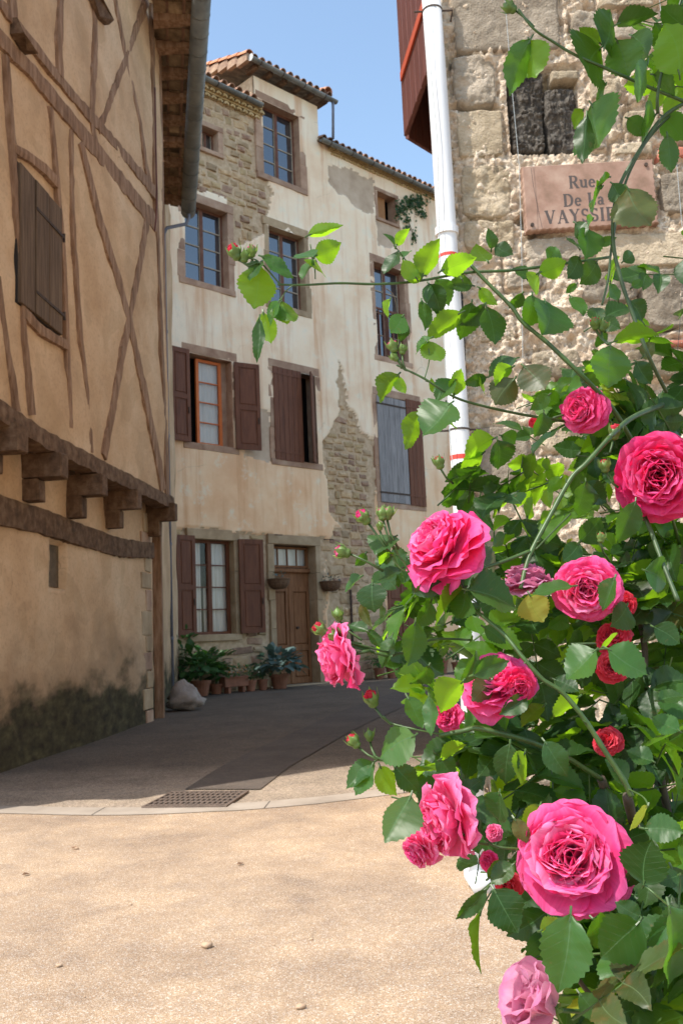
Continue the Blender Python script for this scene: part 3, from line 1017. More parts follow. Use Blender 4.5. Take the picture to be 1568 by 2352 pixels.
for (x, y, jw_, xr_, yb_, yc_) in [(46, 1060, .2, 146, 1094, 1149), (149, 1095, .2, 238, 1136, 1186), (240, 1130, .19, 314, 1166, 1212), (335, 1166, .17, 382, 1188, 1232), (-62, 1010, .22, 30, 1029, 1080), (-190, 960, .22, -80, 980, 1030)]:
    u, v = LF.uv(x, y, .0)
    zb = LF.uv((x + xr_) / 2, yb_, .25)[1] + .22
    h = .2; zc_ = LF.uv(x + 20, yc_, .1)[1]
    MB().cbox(LF, u, u + jw_, zb - h - .02, zb + .03, -.05, JW + .13, .012, .008).ob('joist_end', MT['beam'], house)
    MB().cbox(LF, u + .01, u + jw_ - .01, zc_, zb - h - .022, -.05, .19, .012, .01).ob('corbel', MT['beam'], house)
# quoin stones at the corner
z = -.05
k = 0
while z < JZ - .45:
    h = random.uniform(.2, .36)
    wq = (.28, .42)[k % 2] + random.uniform(-.05, .05)
    MB().cbox(LF, UC - wq, UC + .012, z, z + h - .015, -.05, .012 + random.uniform(0, .012), .01, .008).ob('quoin_stone', MT['sandstone2'] if k % 3 else MT['sandstone'], house)
    z += h; k += 1
# wooden post with cable trunk at the corner
MB().cbox(SF, .35, .52, 0, JZ + .2, .0, .13, .01, .008).ob('post', MT['timber'], house)

# eave over the side face: boards, rafters, gutter
gA, gB = at(468, -90, 11.9), at(432, 487, 17.2)
iA, iB = at(346, -90, 12.1), at(371, 476, 17.3)
eave = MB()
N_ev = 22
up_ = Vector((0, 0, 1))
rf = MB()
a, b_, c_, d_ = gA + up_ * .10, gB + up_ * .10, iB + up_ * .12, iA + up_ * .12
rf.add([a, b_, c_, d_, a + up_ * .05, b_ + up_ * .05, c_ + up_ * .05, d_ + up_ * .05], [(0, 1, 2, 3), (7, 6, 5, 4), (0, 4, 5, 1), (1, 5, 6, 2), (2, 6, 7, 3), (3, 7, 4, 0)])
roof = rf.ob('roof', MT['tile'], house)
for i in range(N_ev):        # soffit boards run along the eave between rafters
    t0, t1 = i / N_ev, (i + .93) / N_ev
    for (s0, s1) in ((0, .27), (.33, .62), (.69, .97)):
        dz = random.uniform(-.012, .012)
        P = []
        for (s, t) in ((s0, t0), (s1, t0), (s1, t1), (s0, t1)):
            P.append(iA.lerp(iB, t).lerp(gA.lerp(gB, t), s) + up_ * (.075 + dz + random.uniform(-.006, .006)))
        Q = [p + up_ * .018 for p in P]
        ob('soffit_board', P + Q, [(0, 1, 2, 3), (7, 6, 5, 4), (0, 4, 5, 1), (1, 5, 6, 2), (2, 6, 7, 3), (3, 7, 4, 0)], MT['soffit'], roof)
ft = lambda i: i / 10.5
for i in range(11):
    t = ft(i)
    p0 = iA.lerp(iB, t) + up_ * .0; p1 = gA.lerp(gB, t) + up_ * .03
    d = (iB - iA).normalized() * .085
    p0 = p0 - up_ * .05
    P = [p0 - d, p0 + d, p1 + d * .8, p1 - d * .8]
    Q = [p + up_ * (.13 if k < 2 else .05) for k, p in enumerate(P)]
    ob('rafter', P + Q, [(3, 2, 1, 0), (4, 5, 6, 7), (0, 1, 5, 4), (1, 2, 6, 5), (2, 3, 7, 6), (3, 0, 4, 7)], MT['timber'], roof)
gt = MB().halftube(gA, gB, .14, up_, .006, 14).ob('gutter', MT['zinc'], house, smooth=True)
for i in range(16):
    t = (i + .5) / 16
    p = gA.lerp(gB, t); d = (gB - gA).normalized() * .012
    MB().halftube(p - d, p + d, .146, up_, .004, 14).ob('joint_ring', MT['zinc'], gt, smooth=True)
MB().add([gB + (_R * .0)] + [gB + (gA - gB).normalized().cross(up_) * math.cos(math.pi * q / 10) * .14 - up_ * math.sin(math.pi * q / 10) * .14 for q in range(11)],
         [tuple(range(1, 12))]).ob('end_cap', MT['zinc'], gt)
# roof slabs of the left house (above the frame, they cast the lane's shade)
mb = MB()
RB = LF.pt(U0_ - .5, HT - .05, JW + .25); RC = LF.pt(UC + .1, HT - .05, JW + .25); RR = LF.pt(UC + .1, HT + 1.2, -2.8); RL = LF.pt(U0_ - .5, HT + 1.2, -2.8)
RD = LF.pt(UC + .1, HT - .05, -5.8); RE = LF.pt(U0_ - .5, HT - .05, -5.8)
mb.add([RB, RC, RR, RL, RD, RE], [(0, 1, 2, 3), (3, 2, 4, 5), (0, 3, 5), (1, 4, 2), (0, 5, 4, 1)])
mb.ob('main_roof', MT['tile'], house)
# downpipe blue grey
dpu = at(438, 512, 17.0)
pA = gB - up_ * .10 + (gA - gB).normalized() * .15
dtop = at(376, 528, 16.9)
dbot = Vector((dtop.x, dtop.y, gz(17)))
dp = MB()
dp.tube([pA, pA - up_ * .12, pA - up_ * .2 + (dtop - pA) * .1, dtop + (pA - dtop) * .12 + up_ * .0, dtop - up_ * .08, dbot], .034, 10)
dpo = dp.ob('downpipe', MT['bluepipe'], house, smooth=True)
for zz in (8.9, 6.9, 4.9, 2.9, 1.2):
    MB().tube([Vector((dtop.x, dtop.y, zz)), Vector((dtop.x, dtop.y, zz + .05))], .043, 10).ob('clamp', MT['bluepipe'], dpo)
# thin red cable down the corner
cb = [at(x * .3333, y * .3333, 12.7) for x, y in [(1068, 600), (1074, 1000), (1080, 1300), (1076, 1500), (1066, 1590)]]
MB().tube(cb, .012, 6).ob('cable', MT['redpaint2'], house)

# ================================================================== FACADE HOUSE
P0 = gnd(680, 1575, .1)
FF = Fr((P0.x, P0.y, 0), (.716, .698, 0))
FF.N = Vector((FF.U.y, -FF.U.x, 0))
town = empty('town_house', FF.pt(1, .1), 'tall cream rendered town house with brown shutters and patches of bare stone', 'house')


def z3(x, y): return 343 + .448 * x, 98 + .448 * y
def z4(x, y): return 343 + .4583 * x, 735 + .4583 * y
def z5(x, y): return 359.3 + .448 * x, 1176 + .448 * y
def z6(x, y): return 506.3 + .3855 * x, 473.7 + .3855 * y
def fu(p, w=0): return FF.uv(*p, w)


def rect(z, xl, xr, yt, yb, yr=None):
    """opening from picture: xl at the left (top yt, bottom yb); xr right edge at mid height"""
    u0a, v1 = fu(z(xl, yt)); u0b, v0 = fu(z(xl, yb))
    ym = (yt + yb) / 2 if yr is None else yr
    u1 = fu(z(xr, ym))[0]
    return (u0a + u0b) / 2, u1, v0, v1


OP = {
    'W1': rect(z3, 174, 396, 800, 1205, 1060),
    'F4': rect(z3, 575, 762, 300, 670, 540),
    'F3b': rect(z3, 608, 790, 940, 1330, 1180),
    'F3c': rect(z6, 915, 1095, 335, 885, 640),
    'S1': rect(z3, 1162, 1257, 762, 895, 850),
    'S0': rect(z3, 262, 345, 425, 535, 490),
    'F2a': rect(z4, 188, 408, 165, 612, 420),
    'F2b': rect(z4, 620, 828, 240, 695, 480),
    'F2c': rect(z4, 1140, 1345, 378, 912, 650),
    'F1a': rect(z5, 184, 395, 138, 632, 400),
    'D': rect(z5, 605, 818, 165, 885, 500),
}
u0, u1, v0, v1 = OP['D']; OP['D'] = (u0, u1, .12, v1)
OP['G'] = (3.0, 4.15, 1.0, 2.9)          # ground floor window behind the roses
for k_, v_ in OP.items(): print(k_, [round(q, 2) for q in v_])
UL, UR = -4.6, 9.5
VL = fu((600, 245))[1] - .05
VM = fu((600, 185))[1]
VR = fu((760, 335))[1] - .05
uM0, uM1 = fu((582, 300))[0], fu((727, 300))[0]
print('tops', VL, VM, VR, uM0, uM1)


def topv(u):
    return np.where(u < uM0, VL, np.where(u < uM1, VM, VR))


def wob(u, v): return u + .06 * fbm(u * 3, v * 3, 0, 3, 41), v + .06 * fbm(u * 3, v * 3, 7, 3, 43)


def polyuv(z, pts): return [fu(z(*p)) for p in pts]


EX1 = [fu(p) for p in [(390, 150), (590, 235), (598, 330), (607, 400), (620, 440), (610, 482), (604, 540), (560, 560), (525, 575), (515, 460), (450, 430), (400, 430)]]
EX2 = polyuv(z4, [(935, 205), (962, 245), (985, 420), (1030, 480), (1050, 545), (1112, 600), (1125, 690), (1130, 1075)]) + [fu(p) for p in [(880, 1240), (880, 1560), (760, 1580), (745, 1250), (770, 1215)]] + polyuv(z4, [(955, 1040), (900, 960), (890, 800), (862, 700), (862, 600), (912, 530), (945, 460), (935, 330)])
EX3 = [fu(p) for p in [(395, 1210), (745, 1240), (745, 1600), (380, 1600), (380, 1210)]]
GRY = [polyuv(z3, [(905, 620), (1150, 700), (1145, 880), (1060, 850), (990, 780), (960, 770), (910, 700)]),
       polyuv(z4, [(548, 440), (600, 460), (610, 715), (540, 710), (455, 690), (470, 650), (545, 640)]),
       polyuv(z3, [(1150, 900), (1300, 960), (1280, 1050), (1170, 1040)])]

su = sorted(set([round(x, 4) for x in np.arange(UL, UR, .045)] + [round(q + e, 4) for o in OP.values() for q in o[:2] for e in (0,)] + [round(uM0, 4), round(uM1, 4)]))
sv = sorted(set([round(x, 4) for x in np.arange(-.1, VM + .02, .045)] + [round(q, 4) for o in OP.values() for q in o[2:]] + [round(VL, 4), round(VR, 4)]))


def f_ex(u, v):
    a, b = wob(u, v)
    return poly_mask(a, b, EX1) | poly_mask(a, b, EX2) | poly_mask(a, b, EX3)


def f_gr(u, v):
    a, b = wob(u, v)
    m = np.zeros(u.shape, bool)
    for g in GRY: m |= poly_mask(a, b, g)
    return m


def f_keep(u, v):
    k = v < topv(u)
    for (a, b, c, d) in OP.values():
        k &= ~((u > a) & (u < b) & (v > c) & (v < d))
    return k


def f_w(u, v):
    return np.where(f_ex(u, v), .0 + .012 * vn(u * 12, v * 12, 0, 3), np.where(f_gr(u, v), .03, .058)) + .012 * fbm(u * 1.3, v * 1.3, 0, 3, 9) + .003 * vn(u * 9, v * 9, 0, 21)


wall_grid('wall', FF, su, sv, f_w, f_keep, [MT['facade'], MT['mortar'], MT['greyrender']],
          lambda u, v: np.where(f_ex(u, v), 1, np.where(f_gr(u, v), 2, 0)), town)
# body behind
mb = MB()
for (ua, ub, vt) in ((UL, uM0, VL), (uM0, uM1, VM), (uM1, UR, VR)):
    mb.add([FF.pt(ua, 0, -.6), FF.pt(ub, 0, -.6), FF.pt(ub, vt - .02, -.6), FF.pt(ua, vt - .02, -.6)], [(0, 1, 2, 3)])
mb.ob('interior', MT['dark'], town)
mb = MB()
for (u_, s) in ((uM0, -1), (uM1, 1)):
    lo = VL if s < 0 else VR
    mb.add([FF.pt(u_, lo - .3, .03), FF.pt(u_, lo - .3, -3.5), FF.pt(u_, VM, -3.5), FF.pt(u_, VM, .03)], [(0, 1, 2, 3)])
mb.add([FF.pt(UL, 0, .02), FF.pt(UL, 0, -8), FF.pt(UL, VL, -8), FF.pt(UL, VL, .02)], [(0, 1, 2, 3)])
mb.add([FF.pt(UR - .05, 0, .02), FF.pt(UR - .05, 0, -8), FF.pt(UR - .05, VR, -8), FF.pt(UR - .05, VR, .02)], [(3, 2, 1, 0)])
mb.add([FF.pt(UL, 0, -8), FF.pt(UR, 0, -8), FF.pt(UR, VR, -8), FF.pt(UL, VR, -8)], [(0, 1, 2, 3)])
mb.ob('side_wall', MT['mortar'], town)


# exposed stones, shared meshes
def stone_mesh(i):
    r = random.Random(i)
    P = []
    c = .12
    for (w, q) in ((0, 0), (.55, 0), (1, c)):
        for (u, v, a, b) in ((-.5, -.5, 1, 1), (0, -.5, 0, 1), (.5, -.5, -1, 1), (.5, 0, -1, 0), (.5, .5, -1, -1), (0, .5, 0, -1), (-.5, .5, 1, -1), (-.5, 0, 1, 0)):
            P.append(((u + a * q + r.uniform(-.05, .05)), (v + b * q + r.uniform(-.06, .06)), w + (r.uniform(-.25, .2) if w else 0)))
    P.append((r.uniform(-.1, .1), r.uniform(-.1, .1), 1.15))
    F = []
    for l in (0, 8):
        for k in range(8): F.append((l + k, l + (k + 1) % 8, l + 8 + (k + 1) % 8, l + 8 + k))
    for k in range(8): F.append((16 + k, 16 + (k + 1) % 8, 24))
    return P, F


SM = {}
for mk in ('rubble', 'rubble2', 'rubble3', 'sandstone2'):
    for i in range(4):
        P, F = stone_mesh(i * 13 + 1)
        SM[(mk, i)] = mesh('stone', P, F, MT[mk])


def frM(fr, u, v, w, su_, sv_, sw_, rot=0):
    c, s = math.cos(rot), math.sin(rot)
    X = fr.U * c + fr.V * s; Y = fr.V * c - fr.U * s
    p = fr.pt(u, v, w)
    return Matrix(((X.x * su_, Y.x * sv_, fr.N.x * sw_, p.x), (X.y * su_, Y.y * sv_, fr.N.y * sw_, p.y), (X.z * su_, Y.z * sv_, fr.N.z * sw_, p.z), (0, 0, 0, 1)))


ns = 0
stuffP = MB()
v = .1
while v < VM:
    h = random.uniform(.12, .21) * (1.35 if v < 3.4 else 1.1)
    u = -3.4 + random.uniform(0, .2)
    while u < 4.5:
        l = random.uniform(.14, .42) * (1.3 if v < 3.4 else 1)
        cu, cv = u + l / 2, v + h / 2
        ok = all(f_ex(np.array([a]), np.array([b]))[0] for a, b in ((cu, cv), (cu - l * .35, cv), (cu + l * .35, cv)))
        if ok and cv < float(topv(np.array([cu]))[()] if np.ndim(topv(np.array([cu]))) == 0 else topv(np.array([cu]))[0]) - .2:
            for (a, b, c, d) in OP.values():
                if a - .2 < cu + l / 2 and cu - l / 2 < b + .2 and c - .2 < cv + h / 2 and cv - h / 2 < d + .2: ok = False
            if ok and ns < 300:
                mk = random.choices(('rubble', 'rubble2', 'rubble3', 'sandstone2'), (5, 2.5, 2.2, 3))[0]
                inst('stone', SM[(mk, random.randrange(4))], frM(FF, cu, cv + random.uniform(-.025, .025), -.012, (l - .02) * random.uniform(.8, 1.02), (h - .018) * random.uniform(.62, 1.05), random.uniform(.03, .06), random.uniform(-.09, .09)), town)
                ns += 1
        u += l
    v += h
print('facade stones', ns)


def surround(o, mt='sandstone', jw=.17, lh=.2, sh_=.14, proud=.068, lin=True, sill=True, nj=3):
    a, b, c, d = o
    m = MT[mt]
    # sill and lintel butt on jambs
    if sill: MB().cbox(FF, a - jw, b + jw, c - sh_, c - .001, -.26, proud + .008, .008, .004).ob('sill', m, town)
    if lin: MB().cbox(FF, a - jw, b + jw, d + .001, d + lh, -.26, proud, .008, .006).ob('lintel', m, town)
    hh = (d - c) / nj
    for (x0, x1) in ((a - jw, a - .001), (b + .001, b + jw)):
        for i in range(nj):
            e = random.uniform(-.03, .03)
            xa, xb = (x0 + e, x1) if x0 < a - .01 else (x0, x1 + e)
            MB().cbox(FF, xa, xb, c + hh * i + .003, c + hh * (i + 1) - .003, -.26, proud - .004 + random.uniform(-.004, .004), .007, .003).ob('jamb_stone', m, town)


def casement(o, cols, rows, mt, ft=.055, w=-.2, split=True, glass='glass', bar='lightbar', name='window', par=None, curtain=None, label=None, ftop=0):
    """frame + panes. cols = panes across (2 leaves)"""
    a, b, c, d = o
    par = par or town
    mb = MB()
    mb.box(FF, a, a + ft, c, d, w, w + .05); mb.box(FF, b - ft, b, c, d, w, w + .05)
    mb.box(FF, a + ft, b - ft, c, c + ft, w, w + .048); mb.box(FF, a + ft, b - ft, d - ft, d, w, w + .048)
    m_ = (a + b) / 2
    if split: mb.box(FF, m_ - ft * .75, m_ + ft * .75, c + ft, d - ft, w, w + .06)
    fo = mb.ob(name, MT[mt], par, label=label)
    leaves = [(a + ft, m_ - ft * .75), (m_ + ft * .75, b - ft)] if split else [(a + ft, b - ft)]
    per = cols // len(leaves)
    for (x0, x1) in leaves:
        for i in range(per):
            for j in range(rows):
                p0 = x0 + (x1 - x0) * i / per; p1 = x0 + (x1 - x0) * (i + 1) / per
                q0 = c + ft + (d - c - 2 * ft) * j / rows; q1 = c + ft + (d - c - 2 * ft) * (j + 1) / rows
                # each pane very slightly out of plane, as old glass is
                t = random.uniform(-.004, .004); s = random.uniform(-.004, .004)
                P = [FF.pt(p0, q0, w + .018 + t), FF.pt(p1, q0, w + .018 + s), FF.pt(p1, q1, w + .018 - t), FF.pt(p0, q1, w + .018 - s)]
                Q = [p - FF.N * .004 for p in P]
                ob('pane', P + Q, [(0, 1, 2, 3), (7, 6, 5, 4)], MT[glass], fo)
        g = .012
        bb_ = MB()
        for j in range(1, rows):
            q = c + ft + (d - c - 2 * ft) * j / rows
            bb_.box(FF, x0, x1, q - g, q + g, w + .005, w + .04)
        for i in range(1, per):
            p = x0 + (x1 - x0) * i / per
            bb_.box(FF, p - g, p + g, c + ft, d - ft, w + .006, w + .041)
        # putty line
        bb_.box(FF, x0, x0 + .014, c + ft, d - ft, w + .004, w + .044)
        bb_.box(FF, x1 - .014, x1, c + ft, d - ft, w + .004, w + .044)
        bb_.ob('glazing_bar', MT[bar], fo)
    if curtain:
        for (x0, x1, y0, y1) in curtain:
            V = []; F = []
            n = 24
            xx0, xx1 = a + (b - a) * x0, a + (b - a) * x1
            for i in range(n + 1):
                t = i / n
                ww = w - .045 + .012 * math.sin(t * 22) + .006 * math.sin(t * 51)
                V += [FF.pt(xx0 + (xx1 - xx0) * t, c + (d - c) * y0, ww), FF.pt(xx0 + (xx1 - xx0) * t, c + (d - c) * y1, ww)]
            for i in range(n): F.append((2 * i, 2 * i + 2, 2 * i + 3, 2 * i + 1))
            ob('curtain', V, F, MT['curtain'], fo, smooth=True)
    return fo


surround(OP['W1']); casement(OP['W1'], 2, 4, 'framebrown', label='upper left window with blue reflections')
surround(OP['F4'], jw=.2); casement(OP['F4'], 2, 4, 'framebrown')
surround(OP['F3b'], 'sandstone2', jw=.15); casement(OP['F3b'], 2, 4, 'framebrown')
surround(OP['F3c'], jw=.15)
a, b, c, d = OP['F3c']
casement(OP['F3c'], 2, 4, 'framebrown', label='tall window with a railing over its lower half')
rl = MB().box(FF, a, b, c + (d - c) * .52, c + (d - c) * .52 + .05, -.1, -.06).ob('railing', MT['framebrown'], town)
for i in range(7):
    x = a + .06 + (b - a - .12) * i / 6
    MB().box(FF, x - .016, x + .016, c, c + (d - c) * .52, -.095, -.065).ob('baluster', MT['framebrown'], rl)
a, b, c, d = OP['S1']
surround(OP['S1'], jw=.1, lh=.1, sh_=.08, nj=1)
MB().box(FF, a, a + (b - a) * .72, c, d, -.2, -.17).ob('board', MT['orangeboard'], town, label='orange brown board filling the small top window')
surround(OP['S0'], jw=.14, lh=.12, sh_=.1, nj=1)
casement(OP['S0'], 2, 1, 'framebrown', .04)
# orange casement window
surround(OP['F2a'], jw=.15)
a, b, c, d = OP['F2a']
m_ = a + (b - a) * .28
casement((m_, a + (b - a) * .86, c + .01, d - .03), 1, 4, 'orange', .06, -.16, split=False, bar='orange', glass='clearglass', curtain=[(.12, .98, .02, .98)], label='orange painted casement with lace curtain')
MB().box(FF, a + (b - a) * .86, b, c, d, -.2, -.15).ob('frame_post', MT['sandstone'], town)
surround(OP['F2b'], jw=.14)
surround(OP['F2c'], 'sandstone', jw=.13)
surround(OP['F1a'], 'sandstone2', jw=.14, lh=.22)
casement(OP['F1a'], 2, 4, 'redpaint', .06, -.17, bar='redpaint', glass='clearglass', curtain=[(.02, .34, 0, .98), (.4, .62, 0, .5), (.62, .97, 0, .98)], label='red framed ground floor window with white curtains')
surround(OP['G'], 'sandstone2', jw=.14)


class Rot:
    """a shutter's own frame: hinged at (u,v) with angle"""
    def __init__(s, fr, u, w, ang):
        s.O = fr.pt(u, 0, w); s.U = (fr.U * math.cos(ang) + fr.N * math.sin(ang)).normalized(); s.V = Vector((0, 0, 1)); s.N = s.U.cross(s.V)
        if s.N.dot(fr.N) < -1e-6 and math.cos(ang) > 0: s.N = -s.N

    def pt(s, u, v, w=0): return s.O + s.U * u + s.V * v + s.N * w


def leaf_panel(fr, x0, x1, c, d, mt, par=None, panels=True, planks=0, straps=False, label=None, skm='iron'):
    par = par or town
    if panels:
        so_ = MB().box(fr, x0 + .02, x1 - .02, c + .02, d - .02, .0, .022).ob('shutter', MT[mt], par, label=label)
        st = .085
        q = (x1 - x0)
        fm = MB()
        fm.box(fr, x0, x0 + st, c, d, -.004, .042); fm.box(fr, x1 - st, x1, c, d, -.004, .042)
        md = c + (d - c) * .48
        for (y0, y1) in ((c, c + .1), (md - .05, md + .05), (d - .1, d)):
            fm.box(fr, x0 + st, x1 - st, y0, y1, -.004, .041)
        fm.ob('frame', MT[mt], so_)
        for (y0, y1) in ((c + .1, md - .05), (md + .05, d - .1)):
            MB().cbox(fr, x0 + st + .03, x1 - st - .03, y0 + .03, y1 - .03, .02, .034, .012).ob('panel', MT[mt], so_)
        MB().box(fr, x1 - st + .02, x1 - st + .045, c + (d - c) * .3, c + (d - c) * .3 + .14, .043, .06).ob('latch', MT['iron'], so_)
    else:
        so_ = MB().box(fr, x0 + .01, x1 - .01, c + .02, d - .02, .0, .012).ob('shutter', MT['dark'], par, label=label)
        n = planks
        for i in range(n):
            a_ = x0 + (x1 - x0) * i / n; b_2 = x0 + (x1 - x0) * (i + 1) / n
            e = random.uniform(-.008, .008)
            MB().cbox(fr, a_ + .003, b_2 - .003, c + e, d + e, .012, .036, .005, .001).ob('plank', MT[mt], so_)
        for y in (c + (d - c) * .09, c + (d - c) * .93):
            MB().box(fr, x0 - .04, x1 - .01, y - .022, y + .022, .037, .046).ob('strap_hinge', MT[skm], so_)
    return so_


# F2a shutters: folded back against the wall, left one swung
a, b, c, d = OP['F2a']
lw = (b - a) / 2 + .02
leaf_panel(FF_l := Rot(FF, a - .02 - lw * .82, .14, math.radians(-3)), 0, lw * .82, c - .02, d + .03, 'redpaint', label='open shutter left of the orange casement')
leaf_panel(Rot(FF, b + .03, .10, math.radians(14)), 0, lw, c - .03, d - .02, 'redpaint', label='open shutter right of the orange casement')
a, b, c, d = OP['F1a']
lw = (b - a) / 2 + .06
leaf_panel(Rot(FF, a - .02 - lw * .8, .14, math.radians(-3)), 0, lw * .8, c - .02, d + .05, 'redpaint', label='open shutter left of the ground floor window')
leaf_panel(Rot(FF, b + .08, .10, math.radians(10)), 0, lw, c - .0, d + .03, 'redpaint', label='open shutter right of the ground floor window')
a, b, c, d = OP['F2b']
m_ = a + (b - a) * .64
leaf_panel(Rot(FF, a - .03, .055, 0), 0, m_ - a + .03, c - .02, d + .02, 'redpaint', panels=False, planks=6, label='closed plank shutter of the middle window', skm='redpaint')
leaf_panel(Rot(FF, m_ + .07, .30, math.radians(-40)), 0, (b - m_) * .95, c, d + .0, 'redpaint', panels=False, planks=4, label='half open plank shutter of the middle window', skm='redpaint')
a, b, c, d = OP['F2c']
m_ = fu(z4(1288, 650), .05)[0]
leaf_panel(Rot(FF, a - .02, .06, 0), 0, m_ - a + .02, c, d - .03, 'greywood', panels=False, planks=5, label='closed shutter of bare silver grey planks', skm='iron')
leaf_panel(Rot(FF, m_ + .03, .06, math.radians(3)), 0, b - m_ + .06, c - .02, d + .04, 'redpaint', panels=False, planks=4, label='brown leaf beside the grey plank shutter', skm='redpaint')
a, b, c, d = OP['G']
leaf_panel(Rot(FF, a, .06, 0), 0, (b - a) / 2 - .01, c, d, 'redpaint', label='closed shutter behind the roses, left leaf')
leaf_panel(Rot(FF, (a + b) / 2, .06, 0), 0, (b - a) / 2, c, d, 'redpaint', label='closed shutter behind the roses, right leaf')

# the door
a, b, c, d = OP['D']
surround(OP['D'], 'sandstone2', jw=.16, lh=.22, sill=False, nj=5)
vt = fu(z5(605, 283))[1]
casement((a, b, vt + .02, d - .02), 4, 1, 'doorwood', .05, -.26, split=False, bar='doorwood', glass='clearglass', curtain=[(.02, .3, 0, .95), (.32, .98, 0, .98)], name='transom_window', label='four paned light above the door')
w_ = -.24
door = MB().box(FF, a, b, c, vt - .1, w_ - .03, w_).ob('door', MT['doorwood'], town, label='double oak panelled door under a four paned light')
MB().cbox(FF, a - .0, b + .0, vt - .1, vt, w_ - .02, w_ + .1, .02).ob('cornice', MT['doorwood'], door)
dt = vt - .42
MB().box(FF, a, b, dt, vt - .1, w_, w_ + .02).ob('frieze', MT['doorwood'], door)
mm_ = (a + b) / 2
for (x0, x1) in ((a + .02, mm_ - .035), (mm_ + .035, b - .02)):
    fm = MB()
    st = .075
    fm.box(FF, x0, x0 + st, c + .02, dt, w_, w_ + .04); fm.box(FF, x1 - st, x1, c + .02, dt, w_, w_ + .04)
    H_ = dt - c
    for (y0, y1) in ((c + .02, c + .14), (c + H_ * .34, c + H_ * .40), (dt - .1, dt)):
        fm.box(FF, x0 + st, x1 - st, y0, y1, w_, w_ + .039)
    fm.ob('stile_frame', MT['doorwood'], door)
    for (y0, y1) in ((c + .14, c + H_ * .34), (c + H_ * .40, dt - .1)):
        MB().cbox(FF, x0 + st + .02, x1 - st - .02, y0 + .02, y1 - .02, w_, w_ + .03, .02).ob('panel', MT['doorwood'], door)
MB().cbox(FF, mm_ - .033, mm_ + .033, c + .02, dt, w_, w_ + .06, .012).ob('astragal', MT['doorwood'], door)
MB().tube([FF.pt(mm_ + .2, c + 1.25, w_ + .04), FF.pt(mm_ + .2, c + 1.25, w_ + .09)], .03).ob('knocker', MT['iron'], door)
MB().cbox(FF, a - .3, b + .3, -.05, .12, -.3, .16, .012, .005).ob('doorstep', MT['sandstone2'], town)

# ---- roofs of the town house
def eave(u0, u1, v, out, name, verge=False, back=3.2, gr_=.075, par=town):
    sl_ = math.tan(math.radians(17))
    mb = MB()
    Pp = [FF.pt(u0, v, out), FF.pt(u1, v, out), FF.pt(u1, v + (back + out) * sl_, -back), FF.pt(u0, v + (back + out) * sl_, -back)]
    Q = [p - up_ * .06 for p in Pp]
    mb.add(Pp + Q, [(0, 1, 2, 3), (7, 6, 5, 4), (0, 4, 5, 1), (1, 5, 6, 2), (2, 6, 7, 3), (3, 7, 4, 0)])
    ro = mb.ob('roof', MT['soffit'], par)
    n = int((u1 - u0) / .21)
    for i in range(n):
        u = u0 + .105 + i * (u1 - u0 - .02) / n
        for kq in range(3):
            w0 = out + .03 - kq * .42
            p0 = FF.pt(u + random.uniform(-.008, .008), v + (out - w0) * sl_ + .045 + random.uniform(0, .012), w0)
            p1 = FF.pt(u, v + (out - w0 + .5) * sl_ + .03, w0 - .5)
            MB().halftube(p0, p1, .085, -up_, .014, 6, r2=.07).ob('tile', MT['tile'], ro)
    g0 = FF.pt(u0 - .06, v - .05, out + gr_); g1 = FF.pt(u1 + .04, v - .09, out + gr_)
    g = MB().halftube(g0, g1, gr_, up_, .005, 10, cap=True).ob('gutter', MT['zinc'], par, smooth=True)
    for i in range(int((u1 - u0) / .8) + 1):
        t = (i + .4) / (int((u1 - u0) / .8) + 1)
        p = g0.lerp(g1, t); dd = (g1 - g0).normalized() * .012
        MB().halftube(p - dd, p + dd, gr_ + .006, up_, .005, 10).ob('bracket', MT['iron'], g, smooth=True)
    return ro, g0, g1


g1r = fu((606, 247), .2); g1v = fu((600, 232), .3)[1]
eave(UL, fu((600, 240), .28)[0], fu((598, 232), .28)[1] + .05, .18, 'l', back=4)
e2u0 = fu((580, 145), .35)[0]; e2u1 = fu((768, 240), .35)[0]; e2v = fu((675, 182), .35)[1] + .05
ro2, g0, g1 = eave(e2u0, e2u1, e2v, .3, 'm', back=3.0)
e3v = fu((860, 372), .3)[1] + .05
e3u0 = fu((743, 320), .3)[0]
eave(e3u0, UR, e3v, .2, 'r', back=4)
print('eaves', e2v, e3v, e2u0, e2u1, e3u0)
# orange verge tiles on the left edge of the raised roof
sl_ = math.tan(math.radians(17))
for i in range(8):
    w0 = .32 - i * .36
    p0 = FF.pt(e2u0 - .05, e2v + (.3 - w0) * sl_ + .06, w0); p1 = FF.pt(e2u0 - .05, e2v + (.3 - w0 + .42) * sl_ + .045, w0 - .42)
    MB().halftube(p0, p1, .115, -up_, .016, 8, r2=.1).ob('verge_tile', MT['tileorange'], ro2)
    MB().box(FF, e2u0 - .13, e2u0 - .03, e2v + (.3 - w0 + .2) * sl_ - .16, e2v + (.3 - w0 + .2) * sl_ + .02, w0 - .40, w0 - .02).ob('verge_brick', MT['rubble2'], ro2)
MB().add([g0 + (FF.N * .0)] + [g0 - FF.U * .01 + FF.N * math.cos(2 * math.pi * q / 16) * .085 - up_ * math.sin(2 * math.pi * q / 16) * .085 for q in range(16)], [tuple(range(1, 17))]).ob('gutter_cap', MT['zinclight'], town)
# raised end tile and little downpipe
p = FF.pt(e2u1 - .16, e2v + .12, .32)
MB().halftube(p, p + (-FF.N * .45 + up_ * .14), .13, -up_, .02, 8).ob('end_tile', MT['tileorange'], ro2)
q1 = g1 - FF.U * .12 - up_ * .06
q2 = Vector((q1.x, q1.y, e3v + .05)) - FF.N * .05
MB().tube([q1, q1 - up_ * .15, q2], .035, 8).ob('downpipe', MT['bluepipe'], town, smooth=True)
